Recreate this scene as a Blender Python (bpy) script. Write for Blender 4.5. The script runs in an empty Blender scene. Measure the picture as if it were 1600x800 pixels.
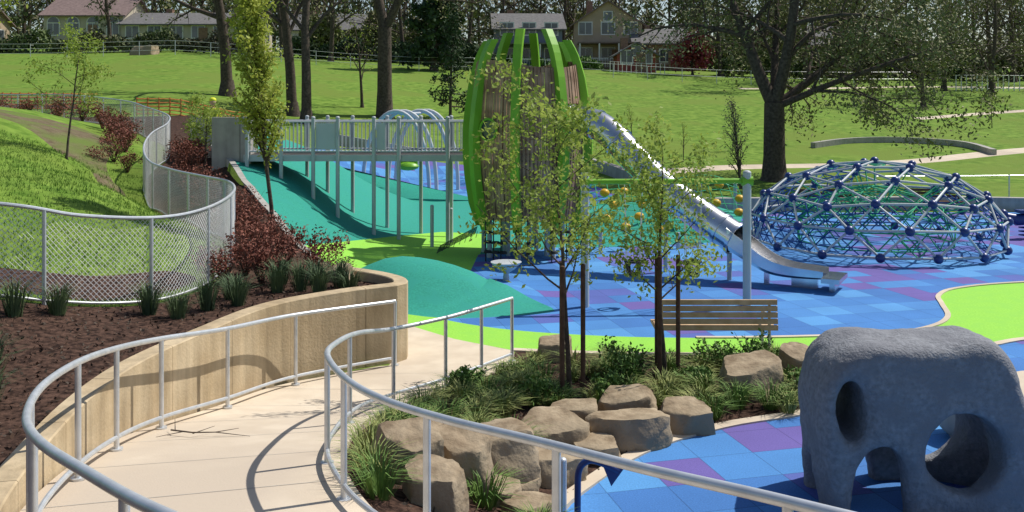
import bpy, bmesh, math, random
import numpy as np
from mathutils import Vector, Matrix, noise
from mathutils.geometry import delaunay_2d_cdt
R=random.Random(7)
NR_=np.random.default_rng(5)
scene=bpy.context.scene
# ------------------------------------------------------------ materials
def lin(c): return (c[0],c[1],c[2],1)
def mat(name,c1,c2=None,scale=4.0,rough=.8,metal=0,bump=0,bscale=None,detail=6,c3=None,spec=.3,trans=0,lo=.35,hi=.65,stain=0,bdist=.02):
    m=bpy.data.materials.new(name); m.use_nodes=True
    nt=m.node_tree; N=nt.nodes; L=nt.links
    b=N['Principled BSDF']; b.inputs['Roughness'].default_value=rough; b.inputs['Metallic'].default_value=metal
    b.inputs['Specular IOR Level'].default_value=spec
    tc=N.new('ShaderNodeTexCoord')
    if c2 is None: c2=tuple(x*.8 for x in c1)
    n=N.new('ShaderNodeTexNoise'); n.inputs['Scale'].default_value=scale; n.inputs['Detail'].default_value=detail
    L.new(tc.outputs['Object'],n.inputs['Vector'])
    cr=N.new('ShaderNodeValToRGB'); cr.color_ramp.elements[0].position=lo; cr.color_ramp.elements[1].position=hi
    cr.color_ramp.elements[0].color=lin(c1); cr.color_ramp.elements[1].color=lin(c2)
    L.new(n.outputs['Fac'],cr.inputs['Fac']); col=cr.outputs['Color']
    if c3 is not None:
        n2=N.new('ShaderNodeTexNoise'); n2.inputs['Scale'].default_value=scale*.13; n2.inputs['Detail'].default_value=4
        L.new(tc.outputs['Object'],n2.inputs['Vector'])
        r2=N.new('ShaderNodeValToRGB'); r2.color_ramp.elements[0].position=.45; r2.color_ramp.elements[1].position=.62
        L.new(n2.outputs['Fac'],r2.inputs['Fac'])
        mx=N.new('ShaderNodeMixRGB'); mx.inputs[2].default_value=lin(c3)
        L.new(r2.outputs['Color'],mx.inputs[0]); L.new(col,mx.inputs[1]); col=mx.outputs[0]
    if stain:
        mp=N.new('ShaderNodeMapping'); mp.inputs['Scale'].default_value=(3,3,.35); L.new(tc.outputs['Object'],mp.inputs[0])
        n4=N.new('ShaderNodeTexNoise'); n4.inputs['Scale'].default_value=2.2; n4.inputs['Detail'].default_value=7; L.new(mp.outputs[0],n4.inputs['Vector'])
        r4=N.new('ShaderNodeMapRange'); r4.inputs[1].default_value=.35; r4.inputs[2].default_value=.7; r4.inputs[3].default_value=1; r4.inputs[4].default_value=1-stain
        L.new(n4.outputs['Fac'],r4.inputs[0])
        vm=N.new('ShaderNodeVectorMath'); vm.operation='SCALE'; L.new(col,vm.inputs[0]); L.new(r4.outputs[0],vm.inputs['Scale']); col=vm.outputs[0]
    L.new(col,b.inputs['Base Color'])
    if bump:
        n3=N.new('ShaderNodeTexNoise'); n3.inputs['Scale'].default_value=bscale or scale*4; n3.inputs['Detail'].default_value=5
        L.new(tc.outputs['Object'],n3.inputs['Vector'])
        bp=N.new('ShaderNodeBump'); bp.inputs['Strength'].default_value=bump; bp.inputs['Distance'].default_value=bdist
        L.new(n3.outputs['Fac'],bp.inputs['Height']); L.new(bp.outputs['Normal'],b.inputs['Normal'])
    if trans:
        t=N.new('ShaderNodeBsdfTranslucent'); L.new(col,t.inputs['Color'])
        ms=N.new('ShaderNodeMixShader'); ms.inputs[0].default_value=trans
        L.new(b.outputs[0],ms.inputs[1]); L.new(t.outputs[0],ms.inputs[2]); L.new(ms.outputs[0],N['Material Output'].inputs['Surface'])
    return m
def tilemat():
    m=bpy.data.materials.new('blue_rubber_tiles'); m.use_nodes=True
    nt=m.node_tree; N=nt.nodes; L=nt.links; b=N['Principled BSDF']; b.inputs['Roughness'].default_value=.85
    b.inputs['Specular IOR Level'].default_value=.25
    tc=N.new('ShaderNodeTexCoord'); mp=N.new('ShaderNodeMapping'); mp.inputs['Rotation'].default_value=(0,0,math.radians(-14)); mp.inputs['Scale'].default_value=(1/.61,)*3
    L.new(tc.outputs['Object'],mp.inputs[0])
    sx=N.new('ShaderNodeSeparateXYZ'); L.new(mp.outputs[0],sx.inputs[0])
    def M(op,a,bv=None):
        n=N.new('ShaderNodeMath'); n.operation=op
        for i,x in enumerate((a,bv)):
            if x is None: continue
            if isinstance(x,(int,float)): n.inputs[i].default_value=x
            else: L.new(x,n.inputs[i])
        return n.outputs[0]
    fx=M('FLOOR',sx.outputs[0]); fy=M('FLOOR',sx.outputs[1])
    cb=N.new('ShaderNodeCombineXYZ'); L.new(fx,cb.inputs[0]); L.new(fy,cb.inputs[1])
    wn=N.new('ShaderNodeTexWhiteNoise'); wn.noise_dimensions='2D'; L.new(cb.outputs[0],wn.inputs['Vector'])
    nz=N.new('ShaderNodeTexNoise'); nz.inputs['Scale'].default_value=.16; nz.inputs['Detail'].default_value=1; L.new(cb.outputs[0],nz.inputs['Vector'])
    s=M('ADD',M('MULTIPLY',wn.outputs['Value'],.5),M('MULTIPLY',nz.outputs['Fac'],1.0))
    cr=N.new('ShaderNodeValToRGB'); cr.color_ramp.interpolation='CONSTANT'
    E=cr.color_ramp.elements; E[0].position=0; E[0].color=(.055,.19,.47,1); E[1].position=.52; E[1].color=(.085,.27,.56,1)
    for p,c in ((.66,(.065,.215,.50,1)),(.80,(.05,.165,.43,1)),(.90,(.085,.12,.38,1)),(.97,(.13,.10,.33,1))):
        e=E.new(p); e.color=c
    L.new(s,cr.inputs['Fac'])
    ax=M('ABSOLUTE',M('SUBTRACT',M('FRACT',sx.outputs[0]),.5)); ay=M('ABSOLUTE',M('SUBTRACT',M('FRACT',sx.outputs[1]),.5))
    sm=M('GREATER_THAN',M('MAXIMUM',ax,ay),.49)
    sp=N.new('ShaderNodeTexNoise'); sp.inputs['Scale'].default_value=60; sp.inputs['Detail'].default_value=3; L.new(tc.outputs['Object'],sp.inputs['Vector'])
    d=N.new('ShaderNodeTexNoise'); d.inputs['Scale'].default_value=.9; d.inputs['Detail'].default_value=6; L.new(tc.outputs['Object'],d.inputs['Vector'])
    k=M('MULTIPLY',M('ADD',M('MULTIPLY',sp.outputs['Fac'],.7),.65),M('ADD',M('MULTIPLY',d.outputs['Fac'],.5),.75))
    k=M('MULTIPLY',k,M('SUBTRACT',1.0,M('MULTIPLY',sm,.35)))
    vm=N.new('ShaderNodeVectorMath'); vm.operation='SCALE'; L.new(cr.outputs[0],vm.inputs[0]); L.new(k,vm.inputs['Scale'])
    L.new(vm.outputs[0],b.inputs['Base Color'])
    bp=N.new('ShaderNodeBump'); bp.inputs['Strength'].default_value=.25; bp.inputs['Distance'].default_value=.01
    L.new(sp.outputs['Fac'],bp.inputs['Height']); L.new(bp.outputs['Normal'],b.inputs['Normal'])
    return m
M_tile=tilemat()
M_teal=mat('teal_rubber',(.018,.235,.175),(.03,.31,.235),30,.9,bump=.15,bscale=80,c3=(.024,.27,.215))
M_lime=mat('lime_rubber',(.23,.53,.05),(.30,.62,.08),30,.9,bump=.15,bscale=80,c3=(.25,.56,.07))
M_grass=mat('grass',(.085,.165,.02),(.18,.28,.045),2.2,.95,bump=.9,bscale=14,detail=10,c3=(.145,.21,.036),spec=.1)
M_mulch=mat('bark_mulch',(.022,.013,.010),(.10,.058,.042),14,.95,bump=1,bscale=28,detail=10,spec=.1)
M_soil=mat('bare_soil',(.11,.085,.05),(.17,.14,.085),5,.95,bump=.8,bscale=22,detail=10,c3=(.12,.165,.04),spec=.1)
M_conc=mat('tan_concrete',(.55,.46,.35),(.63,.54,.42),3,.85,bump=.12,bscale=60,detail=10,c3=(.49,.41,.32))
M_wall=mat('cast_concrete_wall',(.46,.35,.21),(.62,.50,.33),1.6,.85,bump=.3,bscale=30,detail=10,c3=(.40,.30,.18),stain=.3)
M_grey=mat('grey_concrete',(.34,.33,.30),(.44,.42,.38),3,.9,bump=.1,bscale=40,stain=.2)
M_galv=mat('galvanised_steel',(.55,.57,.59),(.66,.68,.70),9,.4,metal=.55,spec=.5)
M_wire=mat('fence_wire',(.62,.62,.62),(.7,.7,.7),9,.5,metal=.3)
M_post=mat('grey_powdercoat',(.42,.45,.47),(.47,.5,.52),2,.45)
M_lgrey=mat('light_grey_panel',(.46,.49,.52),(.52,.54,.57),2,.5)
M_steel=mat('stainless',(.56,.56,.57),(.74,.74,.74),2.5,.22,metal=1,spec=.5)
M_green=mat('lime_green_paint',(.17,.40,.025),(.21,.46,.035),2,.4)
M_slat=mat('brown_slats',(.22,.13,.08),(.42,.27,.18),3,.6,detail=8)
M_dark=mat('dark_interior',(.03,.028,.025),(.05,.045,.04),3,.8)
M_navy=mat('navy_plastic',(.010,.03,.15),(.015,.045,.19),3,.35,spec=.5)
M_rope_b=mat('blue_rope',(.008,.05,.22),(.02,.09,.30),30,.8)
M_rope_g=mat('green_rope',(.02,.30,.13),(.05,.42,.20),30,.8)
M_yel=mat('yellow_plastic',(.62,.36,.02),(.70,.42,.03),3,.4)
M_black=mat('black_rubber',(.015,.015,.017),(.03,.03,.03),8,.6)
M_wood=mat('bench_wood',(.50,.33,.18),(.66,.47,.29),6,.6,detail=8)
M_stone=mat('basalt_boulder',(.20,.145,.09),(.41,.325,.22),4,.9,bump=.9,bscale=16,detail=12,c3=(.27,.215,.145))
M_sculpt=mat('grey_sculpted_concrete',(.15,.155,.17),(.27,.28,.305),22,.88,bump=.8,bscale=45,detail=12,c3=(.18,.185,.205),lo=.25,hi=.75)
M_bark=mat('bark',(.05,.038,.03),(.11,.085,.065),9,.95,bump=.8,bscale=25,detail=8)
M_stake=mat('brown_stake',(.07,.04,.025),(.12,.07,.045),9,.9)
M_lf_y=mat('young_leaves',(.33,.38,.05),(.43,.47,.09),3,.6,trans=.4)
M_lf_s=mat('spring_leaves',(.25,.34,.05),(.37,.45,.10),3,.6,trans=.45)
M_lf_o=mat('oak_spring_leaves',(.12,.135,.045),(.22,.225,.085),1.5,.7)
M_lf_d=mat('dark_foliage',(.04,.065,.025),(.11,.15,.05),.5,.8,c3=(.13,.11,.07))
M_lf_b=mat('budding_foliage',(.12,.11,.07),(.22,.20,.12),.5,.8,c3=(.16,.18,.07))
M_lf_c=mat('conifer_foliage',(.018,.04,.018),(.05,.085,.03),1,.8)
M_lf_r=mat('barberry_leaves',(.12,.038,.026),(.27,.095,.06),5,.7)
M_lf_m=mat('maple_red_leaves',(.16,.02,.03),(.28,.05,.06),1,.7)
M_shrub=mat('shrub_leaves',(.06,.13,.025),(.15,.25,.05),6,.7)
M_og=mat('sedge_blades',(.13,.19,.045),(.31,.33,.11),4,.7)
M_ogd=mat('rush_blades',(.045,.08,.04),(.11,.16,.065),4,.7)
M_lawn=mat('lawn_blades',(.12,.23,.03),(.23,.33,.06),3,.8)
M_glass=mat('window_glass',(.04,.05,.06),(.10,.12,.14),.7,.1,spec=.8)
M_white=mat('white_paint',(.68,.68,.66),(.75,.75,.73),1,.6)
M_cream=mat('cream_siding',(.46,.41,.31),(.53,.47,.37),1,.8)
M_tan=mat('tan_siding',(.42,.32,.22),(.48,.37,.26),1,.8)
M_blue=mat('bluegrey_siding',(.16,.19,.24),(.20,.23,.28),1,.8)
M_redb=mat('red_siding',(.26,.06,.05),(.34,.09,.07),1,.8)
M_roofg=mat('grey_shingles',(.12,.115,.115),(.18,.175,.17),4,.9,detail=8)
M_roofp=mat('brown_shingles',(.17,.12,.11),(.24,.175,.16),4,.9,detail=8)
M_brick=mat('brown_brick',(.22,.13,.09),(.30,.19,.13),6,.9)
M_orange=mat('orange_netting',(.60,.20,.05),(.66,.25,.08),9,.7)
M_skin=mat('skin',(.45,.28,.2),(.5,.32,.23),5,.6)
M_hivis=mat('hi_vis_yellow',(.65,.68,.03),(.7,.72,.05),5,.7)
M_jean=mat('dark_trousers',(.03,.04,.07),(.05,.06,.09),5,.8)
# ------------------------------------------------------------ mesh builder
class MB:
    def __init__(s): s.v=[]; s.f=[]; s.m=[]
    def tube(s,pts,r,seg=8,mat=0,cap=True):
        pts=[Vector(p) for p in pts]; n=len(pts)
        if not hasattr(r,'__len__'): r=[r]*n
        T=[]
        for i in range(n):
            a=pts[max(i-1,0)]; b=pts[min(i+1,n-1)]; t=b-a
            T.append(t.normalized() if t.length>1e-9 else Vector((0,0,1)))
        up=Vector((0,0,1)) if abs(T[0].z)<.9 else Vector((1,0,0))
        nn=(up-T[0]*up.dot(T[0])).normalized(); b0=len(s.v)
        for i in range(n):
            nn=nn-T[i]*nn.dot(T[i])
            if nn.length<1e-6: nn=T[i].orthogonal()
            nn.normalize(); bb=T[i].cross(nn)
            for k in range(seg):
                a=2*math.pi*k/seg
                s.v.append(tuple(pts[i]+(nn*math.cos(a)+bb*math.sin(a))*r[i]))
        for i in range(n-1):
            for k in range(seg):
                k2=(k+1)%seg
                s.f.append((b0+i*seg+k,b0+i*seg+k2,b0+(i+1)*seg+k2,b0+(i+1)*seg+k)); s.m.append(mat)
        if cap:
            s.f.append(tuple(b0+k for k in range(seg))[::-1]); s.m.append(mat)
            s.f.append(tuple(b0+(n-1)*seg+k for k in range(seg))); s.m.append(mat)
    def box(s,c,d,rz=0,mat=0,M=None):
        b0=len(s.v); cz,sz=math.cos(rz),math.sin(rz)
        for x in (-.5,.5):
            for y in (-.5,.5):
                for z in (-.5,.5):
                    p=Vector((x*d[0],y*d[1],z*d[2]))
                    if M is not None: p=M@p
                    else: p=Vector((p.x*cz-p.y*sz,p.x*sz+p.y*cz,p.z))
                    s.v.append((c[0]+p.x,c[1]+p.y,c[2]+p.z))
        for q in ((0,1,3,2),(4,6,7,5),(0,4,5,1),(2,3,7,6),(0,2,6,4),(1,5,7,3)):
            s.f.append(tuple(b0+i for i in q)); s.m.append(mat)
    def face(s,ps,mat=0):
        b0=len(s.v); s.v.extend(tuple(p) for p in ps); s.f.append(tuple(range(b0,b0+len(ps)))); s.m.append(mat)
    def ball(s,c,r,mat=0,seg=10,rings=6,sc=(1,1,1)):
        b0=len(s.v)
        for i in range(rings+1):
            ph=math.pi*i/rings
            for k in range(seg):
                a=2*math.pi*k/seg
                s.v.append((c[0]+r*sc[0]*math.sin(ph)*math.cos(a),c[1]+r*sc[1]*math.sin(ph)*math.sin(a),c[2]+r*sc[2]*math.cos(ph)))
        for i in range(rings):
            for k in range(seg):
                k2=(k+1)%seg
                s.f.append((b0+i*seg+k,b0+(i+1)*seg+k,b0+(i+1)*seg+k2,b0+i*seg+k2)); s.m.append(mat)
    def leaves(s,P,S,mat=0):
        P=np.asarray(P,float); n=len(P)
        if n==0: return
        S=np.broadcast_to(np.asarray(S,float),(n,))[:,None]
        a=NR_.normal(size=(n,3)); a/=np.linalg.norm(a,axis=1)[:,None]; b=np.cross(a,NR_.normal(size=(n,3))); b/=np.linalg.norm(b,axis=1)[:,None]
        a=a*S; b=b*S*.5; V=np.stack([P-a,P+b,P+a,P-b],1).reshape(-1,3); b0=len(s.v)
        s.v.extend(map(tuple,V.tolist())); s.f.extend((b0+4*i,b0+4*i+1,b0+4*i+2,b0+4*i+3) for i in range(n))
        if isinstance(mat,int): s.m.extend([mat]*n)
        else: s.m.extend(int(x) for x in mat)
    def strip(s,A,B,mat=0):
        b0=len(s.v); n=len(A)
        s.v.extend(tuple(p) for p in A); s.v.extend(tuple(p) for p in B)
        for i in range(n-1):
            s.f.append((b0+i,b0+i+1,b0+n+i+1,b0+n+i)); s.m.append(mat)
    def obj(s,name,mats,smooth=True,parent=None,recalc=False):
        me=bpy.data.meshes.new(name); me.from_pydata(s.v,[],s.f)
        for m in mats: me.materials.append(m)
        me.polygons.foreach_set('material_index',s.m)
        me.polygons.foreach_set('use_smooth',[smooth]*len(s.f))
        me.update()
        if recalc:
            bm=bmesh.new(); bm.from_mesh(me); bmesh.ops.recalc_face_normals(bm,faces=bm.faces); bm.to_mesh(me); bm.free()
        if smooth and not recalc is None:
            try: me.set_sharp_from_angle(angle=math.radians(40))
            except Exception: pass
        o=bpy.data.objects.new(name,me); scene.collection.objects.link(o)
        if parent: o.parent=parent
        return o
def dup(src,name,loc,rz=0,sc=(1,1,1)):
    o=bpy.data.objects.new(name,src.data); scene.collection.objects.link(o); o.location=loc; o.rotation_euler[2]=rz; o.scale=sc; return o
def empty(name):
    e=bpy.data.objects.new(name,None); e.empty_display_size=.3; scene.collection.objects.link(e); return e
def cr(P,n=8,closed=False):
    P=[np.array(p,float) for p in P]; out=[]; N=len(P)
    rng=range(N) if closed else range(N-1)
    for i in rng:
        if closed: p0,p1,p2,p3=P[i-1],P[i],P[(i+1)%N],P[(i+2)%N]
        else: p0=P[max(i-1,0)];p1=P[i];p2=P[i+1];p3=P[min(i+2,N-1)]
        for k in range(n):
            t=k/n
            out.append(.5*((2*p1)+(-p0+p2)*t+(2*p0-5*p1+4*p2-p3)*t*t+(-p0+3*p1-3*p2+p3)*t**3))
    if not closed: out.append(P[-1])
    return out
def resample(P,n):
    P=np.array(P); d=np.r_[0,np.cumsum(np.linalg.norm(np.diff(P[:,:2],axis=0),axis=1))]
    t=np.linspace(0,d[-1],n); return np.stack([np.interp(t,d,P[:,k]) for k in range(P.shape[1])],1),d[-1]
def inpoly(X,Y,poly):
    X=np.asarray(X,float);Y=np.asarray(Y,float); ins=np.zeros(X.shape,bool); n=len(poly)
    for i in range(n):
        x1,y1=poly[i][:2]; x2,y2=poly[(i+1)%n][:2]
        if y1==y2: continue
        c=((y1>Y)!=(y2>Y))&(X<(x2-x1)*(Y-y1)/(y2-y1)+x1); ins^=c
    return ins
# ------------------------------------------------------------ ramp control lines (x,y,path z)
OUT=[(-1.62,13.3,0),(-2.75,12.2,.06),(-3.2,10.8,.22),(-3.47,9.5,.43),(-3.46,8.4,.62),(-3.3,7.3,.80),(-3.08,6.3,.92),(-2.78,5.5,.99),(-2.42,4.9,1.06),(-1.93,4.32,1.13),(-1.32,3.67,1.21),(-.4,2.9,1.3),(.8,2.1,1.38),(2.2,1.1,1.45),(3.5,0,1.5)]
INN=[(0,13.5,0),(-.41,12.9,0),(-.85,12.3,0),(-1.42,11.5,.05),(-1.62,10.1,.34),(-1.62,8.8,.56),(-1.48,7.7,.74),(-1.18,6.85,.80),(-.83,6.25,.84),(-.37,5.62,.92),(.13,5.05,1.0),(.61,4.5,1.07),(1.03,4.0,1.15),(1.4,3.6,1.2),(2.6,2.5,1.3),(4.6,1.0,1.4)]
OUTs=np.array(cr(OUT,8)); INNs=np.array(cr(INN,8))
# ------------------------------------------------------------ heights
def sst(t): t=np.clip(t,0,1); return t*t*(3-2*t)
CY=[14.9,16.5,18.5,20.2,22,24,26,32,42]; CX=[-2.6,-3.3,-4.2,-5.0,-6.0,-7.0,-8.1,-9.0,-12]
def prof(Y):
    pL=np.interp(Y,[26,30,36,40,50,60,85,105,130,300,700],[0,1.4,2.3,2.8,3.6,4.7,7.7,9.5,11,14,18])
    pM=np.interp(Y,[38,42,50,55,60,75,90,105,130,300,700],[0,.4,1.5,2.5,3.4,5.2,6.8,7.9,9.3,13,18])
    pR=np.interp(Y,[37,48,62,75,90,110,130,300,700],[0,.6,2.2,3.8,5.4,6.4,8,12,16])
    return pL,pM,pR
def Hm(X,Y):
    X=np.asarray(X,float);Y=np.asarray(Y,float)
    u=X/np.maximum(Y,1)
    h=0
    for dy in (-2,-1,0,1,2):
        pL,pM,pR=prof(Y+dy*np.clip(Y/40,0,1)*1.2)
        a=np.clip((u+.35)/.25,0,1); b=np.clip((u+.1)/.45,0,1)
        h=h+np.where(u<-.1,pL*(1-a)+pM*a,pM*(1-b)+pR*b)/5
    h=h+.12*np.sin(X*.21+1)*np.sin(Y*.17)*np.clip((Y-42)/10,0,1)
    m2=0
    for dx in (-.6,-.3,0,.3,.6):
        m2=m2+np.interp(X+dx,[-6.9,-5.2,-4.5,-3.9,-3.2,-1],[2.3,1.66,.85,.45,.26,0])/5
    w=0
    for dy in (-.8,0,.8):
        w=w+np.interp(Y+dy,[14,17,20,22,24,25,28,33,36],[0,.5,.75,.82,.95,1,1,.35,0])/3
    m2=m2*w
    xc=np.interp(Y,CY,CX)
    mask=sst((xc-.12-X)/.2)
    lowL=np.where(Y<30,-.3,h-.8*np.clip((44-Y)/3,0,1))
    h=(h+m2)*(1-mask)+lowL*mask
    dx=X+1.95; rx=np.where(dx>0,1.75,1.15)
    h=h+.68*np.exp(-((dx/rx)**2+((Y-17.9)/1.05)**2)**1.3)
    h=h+.85*np.exp(-(((X-4.4)/2.6)**2+((Y-27.5)/1.8)**2))
    sh=X.shape; xf=X.ravel();yf=Y.ravel(); hh=np.zeros(xf.size)
    near=np.where((yf<14)&(np.abs(xf)<9))[0]
    if near.size:
        P=INNs[::2]; d=np.hypot(xf[near][:,None]-P[None,:,0],yf[near][:,None]-P[None,:,1])
        j=d.argmin(1); dm=d.min(1); hh[near]=(P[j,2]-.03)*sst(1-dm/2.4)
    hh=hh.reshape(sh)
    return np.maximum(h,hh)
def H(x,y): return float(Hm(np.array([x]),np.array([y]))[0])
FEN=[(-8.0,10.4,2.75),(-5.97,11.2,2.48),(-5.3,11.8,2.27),(-4.6,12.6,2.15),(-4.35,13.8,2.15),(-4.5,15.5,2.2),(-5.07,17.2,2.22),(-6.08,19,2.17),(-7.35,20.8,2.17),(-8.5,22.5,2.25),(-9.4,24.5,2.48),(-9.95,26.5,2.76),(-10.4,29,2.98),(-11.3,31.5,3.18),(-12.9,34,3.4),(-14.8,36.5,3.65),(-18.2,39,3.88),(-22,40.5,3.9),(-30,42,4.1)]
LC=[(-1.7,13.5,.98),(-3,12.5,1.0),(-3.7,10.7,1.0),(-3.9,9.5,1.0),(-3.9,8,1.03),(-3.5,6.3,1.06),(-3.1,5.3,1.1),(-2.2,4.3,1.2),(-1,3.2,1.3),(1,1.5,1.45),(3,-.2,1.5),(0,-2,1.9),(-.3,.5,1.85),(-3,2,1.6),(-6,8,1.12),(-9,6,1.7),(-6,4,1.5),(-12,2,2.4),(-25,0,4),
 (-2.6,14.55,.95),(-3.3,16.5,.88),(-4.2,18.5,.97),(-5,20.2,1.25),(-6,22,1.68),(-7,24,2.0),(-8.1,26,2.15),(-9,32,2.2),(-12,42,2.9),
 (-7.9,17,2.06),(-6.3,14.5,1.45),(-10,14,2.2),(-12,18,2.7),(-8.3,20,1.8),(-10.5,22.5,2.4),(-14,28,3.0),(-17,34,3.4),(-20,22,4),(-30,20,5.5),(-30,32,4.6),(-25,46,3.1),(-15,46,3.05),(-40,46,3.4)]+[(x,y,z-1.12) for x,y,z in FEN[1:]]
_A=np.array(LC)
def _phi(r): return np.sqrt(r*r+.3)
_r=np.hypot(_A[:,None,0]-_A[None,:,0],_A[:,None,1]-_A[None,:,1])
_n=len(_A); _K=np.zeros((_n+3,_n+3)); _K[:_n,:_n]=_phi(_r); _K[:_n,_n]=1;_K[:_n,_n+1]=_A[:,0];_K[:_n,_n+2]=_A[:,1]; _K[_n:,:_n]=_K[:_n,_n:].T
_w=np.linalg.solve(_K,np.r_[_A[:,2],0,0,0])
def HLm(X,Y):
    X=np.asarray(X,float);Y=np.asarray(Y,float)
    r=np.hypot(X[...,None]-_A[:,0],Y[...,None]-_A[:,1])
    return _phi(r)@_w[:_n]+_w[_n]+_w[_n+1]*X+_w[_n+2]*Y
def HL(x,y): return float(HLm(np.array([x]),np.array([y]))[0])
# ------------------------------------------------------------ zoned terrain by constrained triangulation
def terrain(name,hf,grids,zones,outline,mats,base=0):
    vs=[];es=[]
    def addpoly(p,closed=True):
        b=len(vs); vs.extend(Vector((float(q[0]),float(q[1]))) for q in p); n=len(p)
        for i in range(n if closed else n-1): es.append((b+i,b+(i+1)%n))
    addpoly(outline)
    for p,_ in zones: addpoly(p)
    for (x0,x1,y0,y1,s,hole) in grids:
        xs=np.arange(x0,x1+1e-6,s); ys=np.arange(y0,y1+1e-6,s)
        XX,YY=np.meshgrid(xs,ys); XX=XX.ravel()+.013;YY=YY.ravel()+.017
        k=inpoly(XX,YY,outline)
        if hole: k&=~((XX>hole[0])&(XX<hole[1])&(YY>hole[2])&(YY<hole[3]))
        vs.extend(Vector((float(a),float(b))) for a,b in zip(XX[k],YY[k]))
    v,e,f,_,_,_=delaunay_2d_cdt(vs,es,[],0,1e-4)
    V=np.array([(p.x,p.y) for p in v]); F=[tuple(q) for q in f]
    C=np.array([V[list(q)].mean(0) for q in F])
    keep=inpoly(C[:,0],C[:,1],outline)
    mi=np.full(len(F),base)
    for p,m in zones: mi[inpoly(C[:,0],C[:,1],p)]=m
    Z=hf(V[:,0],V[:,1])
    F2=[q for q,k in zip(F,keep) if k]; m2=[int(a) for a,k in zip(mi,keep) if k]
    me=bpy.data.meshes.new(name); me.from_pydata([(float(a),float(b),float(c)) for (a,b),c in zip(V,Z)],[],F2)
    for m in mats: me.materials.append(m)
    me.polygons.foreach_set('material_index',m2); me.polygons.foreach_set('use_smooth',[True]*len(F2)); me.update()
    bm=bmesh.new(); bm.from_mesh(me)
    for ff in bm.faces:
        if ff.normal.z<0: ff.normal_flip()
    bmesh.ops.delete(bm,geom=[x for x in bm.verts if not x.link_faces],context='VERTS')
    bm.to_mesh(me); bm.free()
    o=bpy.data.objects.new(name,me); scene.collection.objects.link(o); return o
B1_front=[(-1.4,16.3),(-.9,15.9),(0,15.4),(1,15.1),(2.19,14.92),(3.97,14.9),(5.88,15.15),(6.8,15.6),(7.4,16.3),(7.75,17.3),(8.05,18.1),(8.75,18.8),(10.4,19.4),(14,19.9),(22,20.5)]
B1s=[tuple(p) for p in cr(B1_front,5)]
blue1=B1s+[(22,31.5),(6.9,31.3),(6.5,27),(5.6,24.6),(3,24.0),(1,23.9),(-.8,22.8),(-.9,20.4),(-.4,18.8),(-.6,17.2)]
mound=[tuple(p) for p in cr([(.75,16.8),(-.1,16.35),(-1.2,16.15),(-2.2,16.45),(-2.95,17.2),(-3.2,18.3),(-2.7,19.2),(-1.6,19.4),(-.7,18.8),(.1,17.8)],4,True)]
lowL=[(0.02,14.15),(.93,14.0),(2.5,13.9),(4.4,13.9),(5.8,14.05),(7.1,14.4),(8.2,14.9),(12,16),(22,17.5)]
lowLs=[tuple(p) for p in cr(lowL,4)]
lime=[(-1.7,15.6),(-.95,14.85)]+lowLs+[(22,22),(8.7,22),(-.8,20.6),(-.7,26.2),(-1.9,26.0),(-3.0,24.2),(-3.9,22),(-4.45,19.9),(-4.2,18.4),(-3.3,16.45),(-2.5,14.95)]
edge2=[(0.25,7.6),(.47,8.75),(1.33,10.05),(2.37,10.85),(3.4,11.3),(4.1,11.8),(4.8,12.7),(5.9,13.6),(7.1,14.3)]
edge2s=[tuple(p) for p in cr(edge2,5)]
blue2=edge2s+lowLs[21:]+[(22,4),(3,4.6),(1.2,6.3)]
teal=[(-2.5,14.9),(-3.3,16.5),(-4.2,18.5),(-5,20.2),(-6,22),(-7,24),(-8.1,26),(-8.4,30),(-6.8,33),(-1,35),(3,34),(7.3,32),(7.3,22),(0,16.2)]
blueback=[(-7.5,33),(-1,35),(3,34),(4,37),(2.5,42),(-3,44.5),(-8.5,43),(-9,37)]
bed=[(p[0],p[1]) for p in INNs[::4]]+[(8,-3),(8,3),(3,4.6),(1.2,6.3)]+edge2s[:-5]+[(5.9,13.98),(4.4,13.85),(2.5,13.85),(.93,13.95),(.05,14.1)]
concp=[(-1.9,12.6),(.03,13.2),(.03,14.13),(-.9,14.82),(-1.65,15.6),(-2.2,15.2),(-2.0,14.0),(-1.7,13.4)]
def ribbon2d(P,w):
    P=np.array(cr(P,5)); T=np.gradient(P,axis=0); T/=np.linalg.norm(T,axis=1)[:,None]; Nn=np.stack([-T[:,1],T[:,0]],1)
    return [tuple(a) for a in P+Nn*w/2]+[tuple(a) for a in (P-Nn*w/2)[::-1]]
path1=ribbon2d([(6,42.5),(9.5,44.5),(14,46),(20,48),(27,51),(45,57)],1.3)
path2=ribbon2d([(27,64),(36,68),(60,73)],.9)
path3=ribbon2d([(19,80),(40,84),(70,86)],1.0)
zones=[(teal,1),(lime,2),(blue1,3),(blueback,3),(mound,1),(blue2,3),(bed,4),(concp,5),(path1,5),(path2,5),(path3,5)]
big=[(-650,-60),(650,-60),(650,690),(-650,690)]
terrain('ground',Hm,[(-11,14,3,37,.33,None),(-70,70,-10,112,2.2,(-11,14,3,37)),(-640,640,-50,680,26,(-70,70,-10,112))],zones,big,[M_grass,M_teal,M_lime,M_tile,M_mulch,M_conc])
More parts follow.
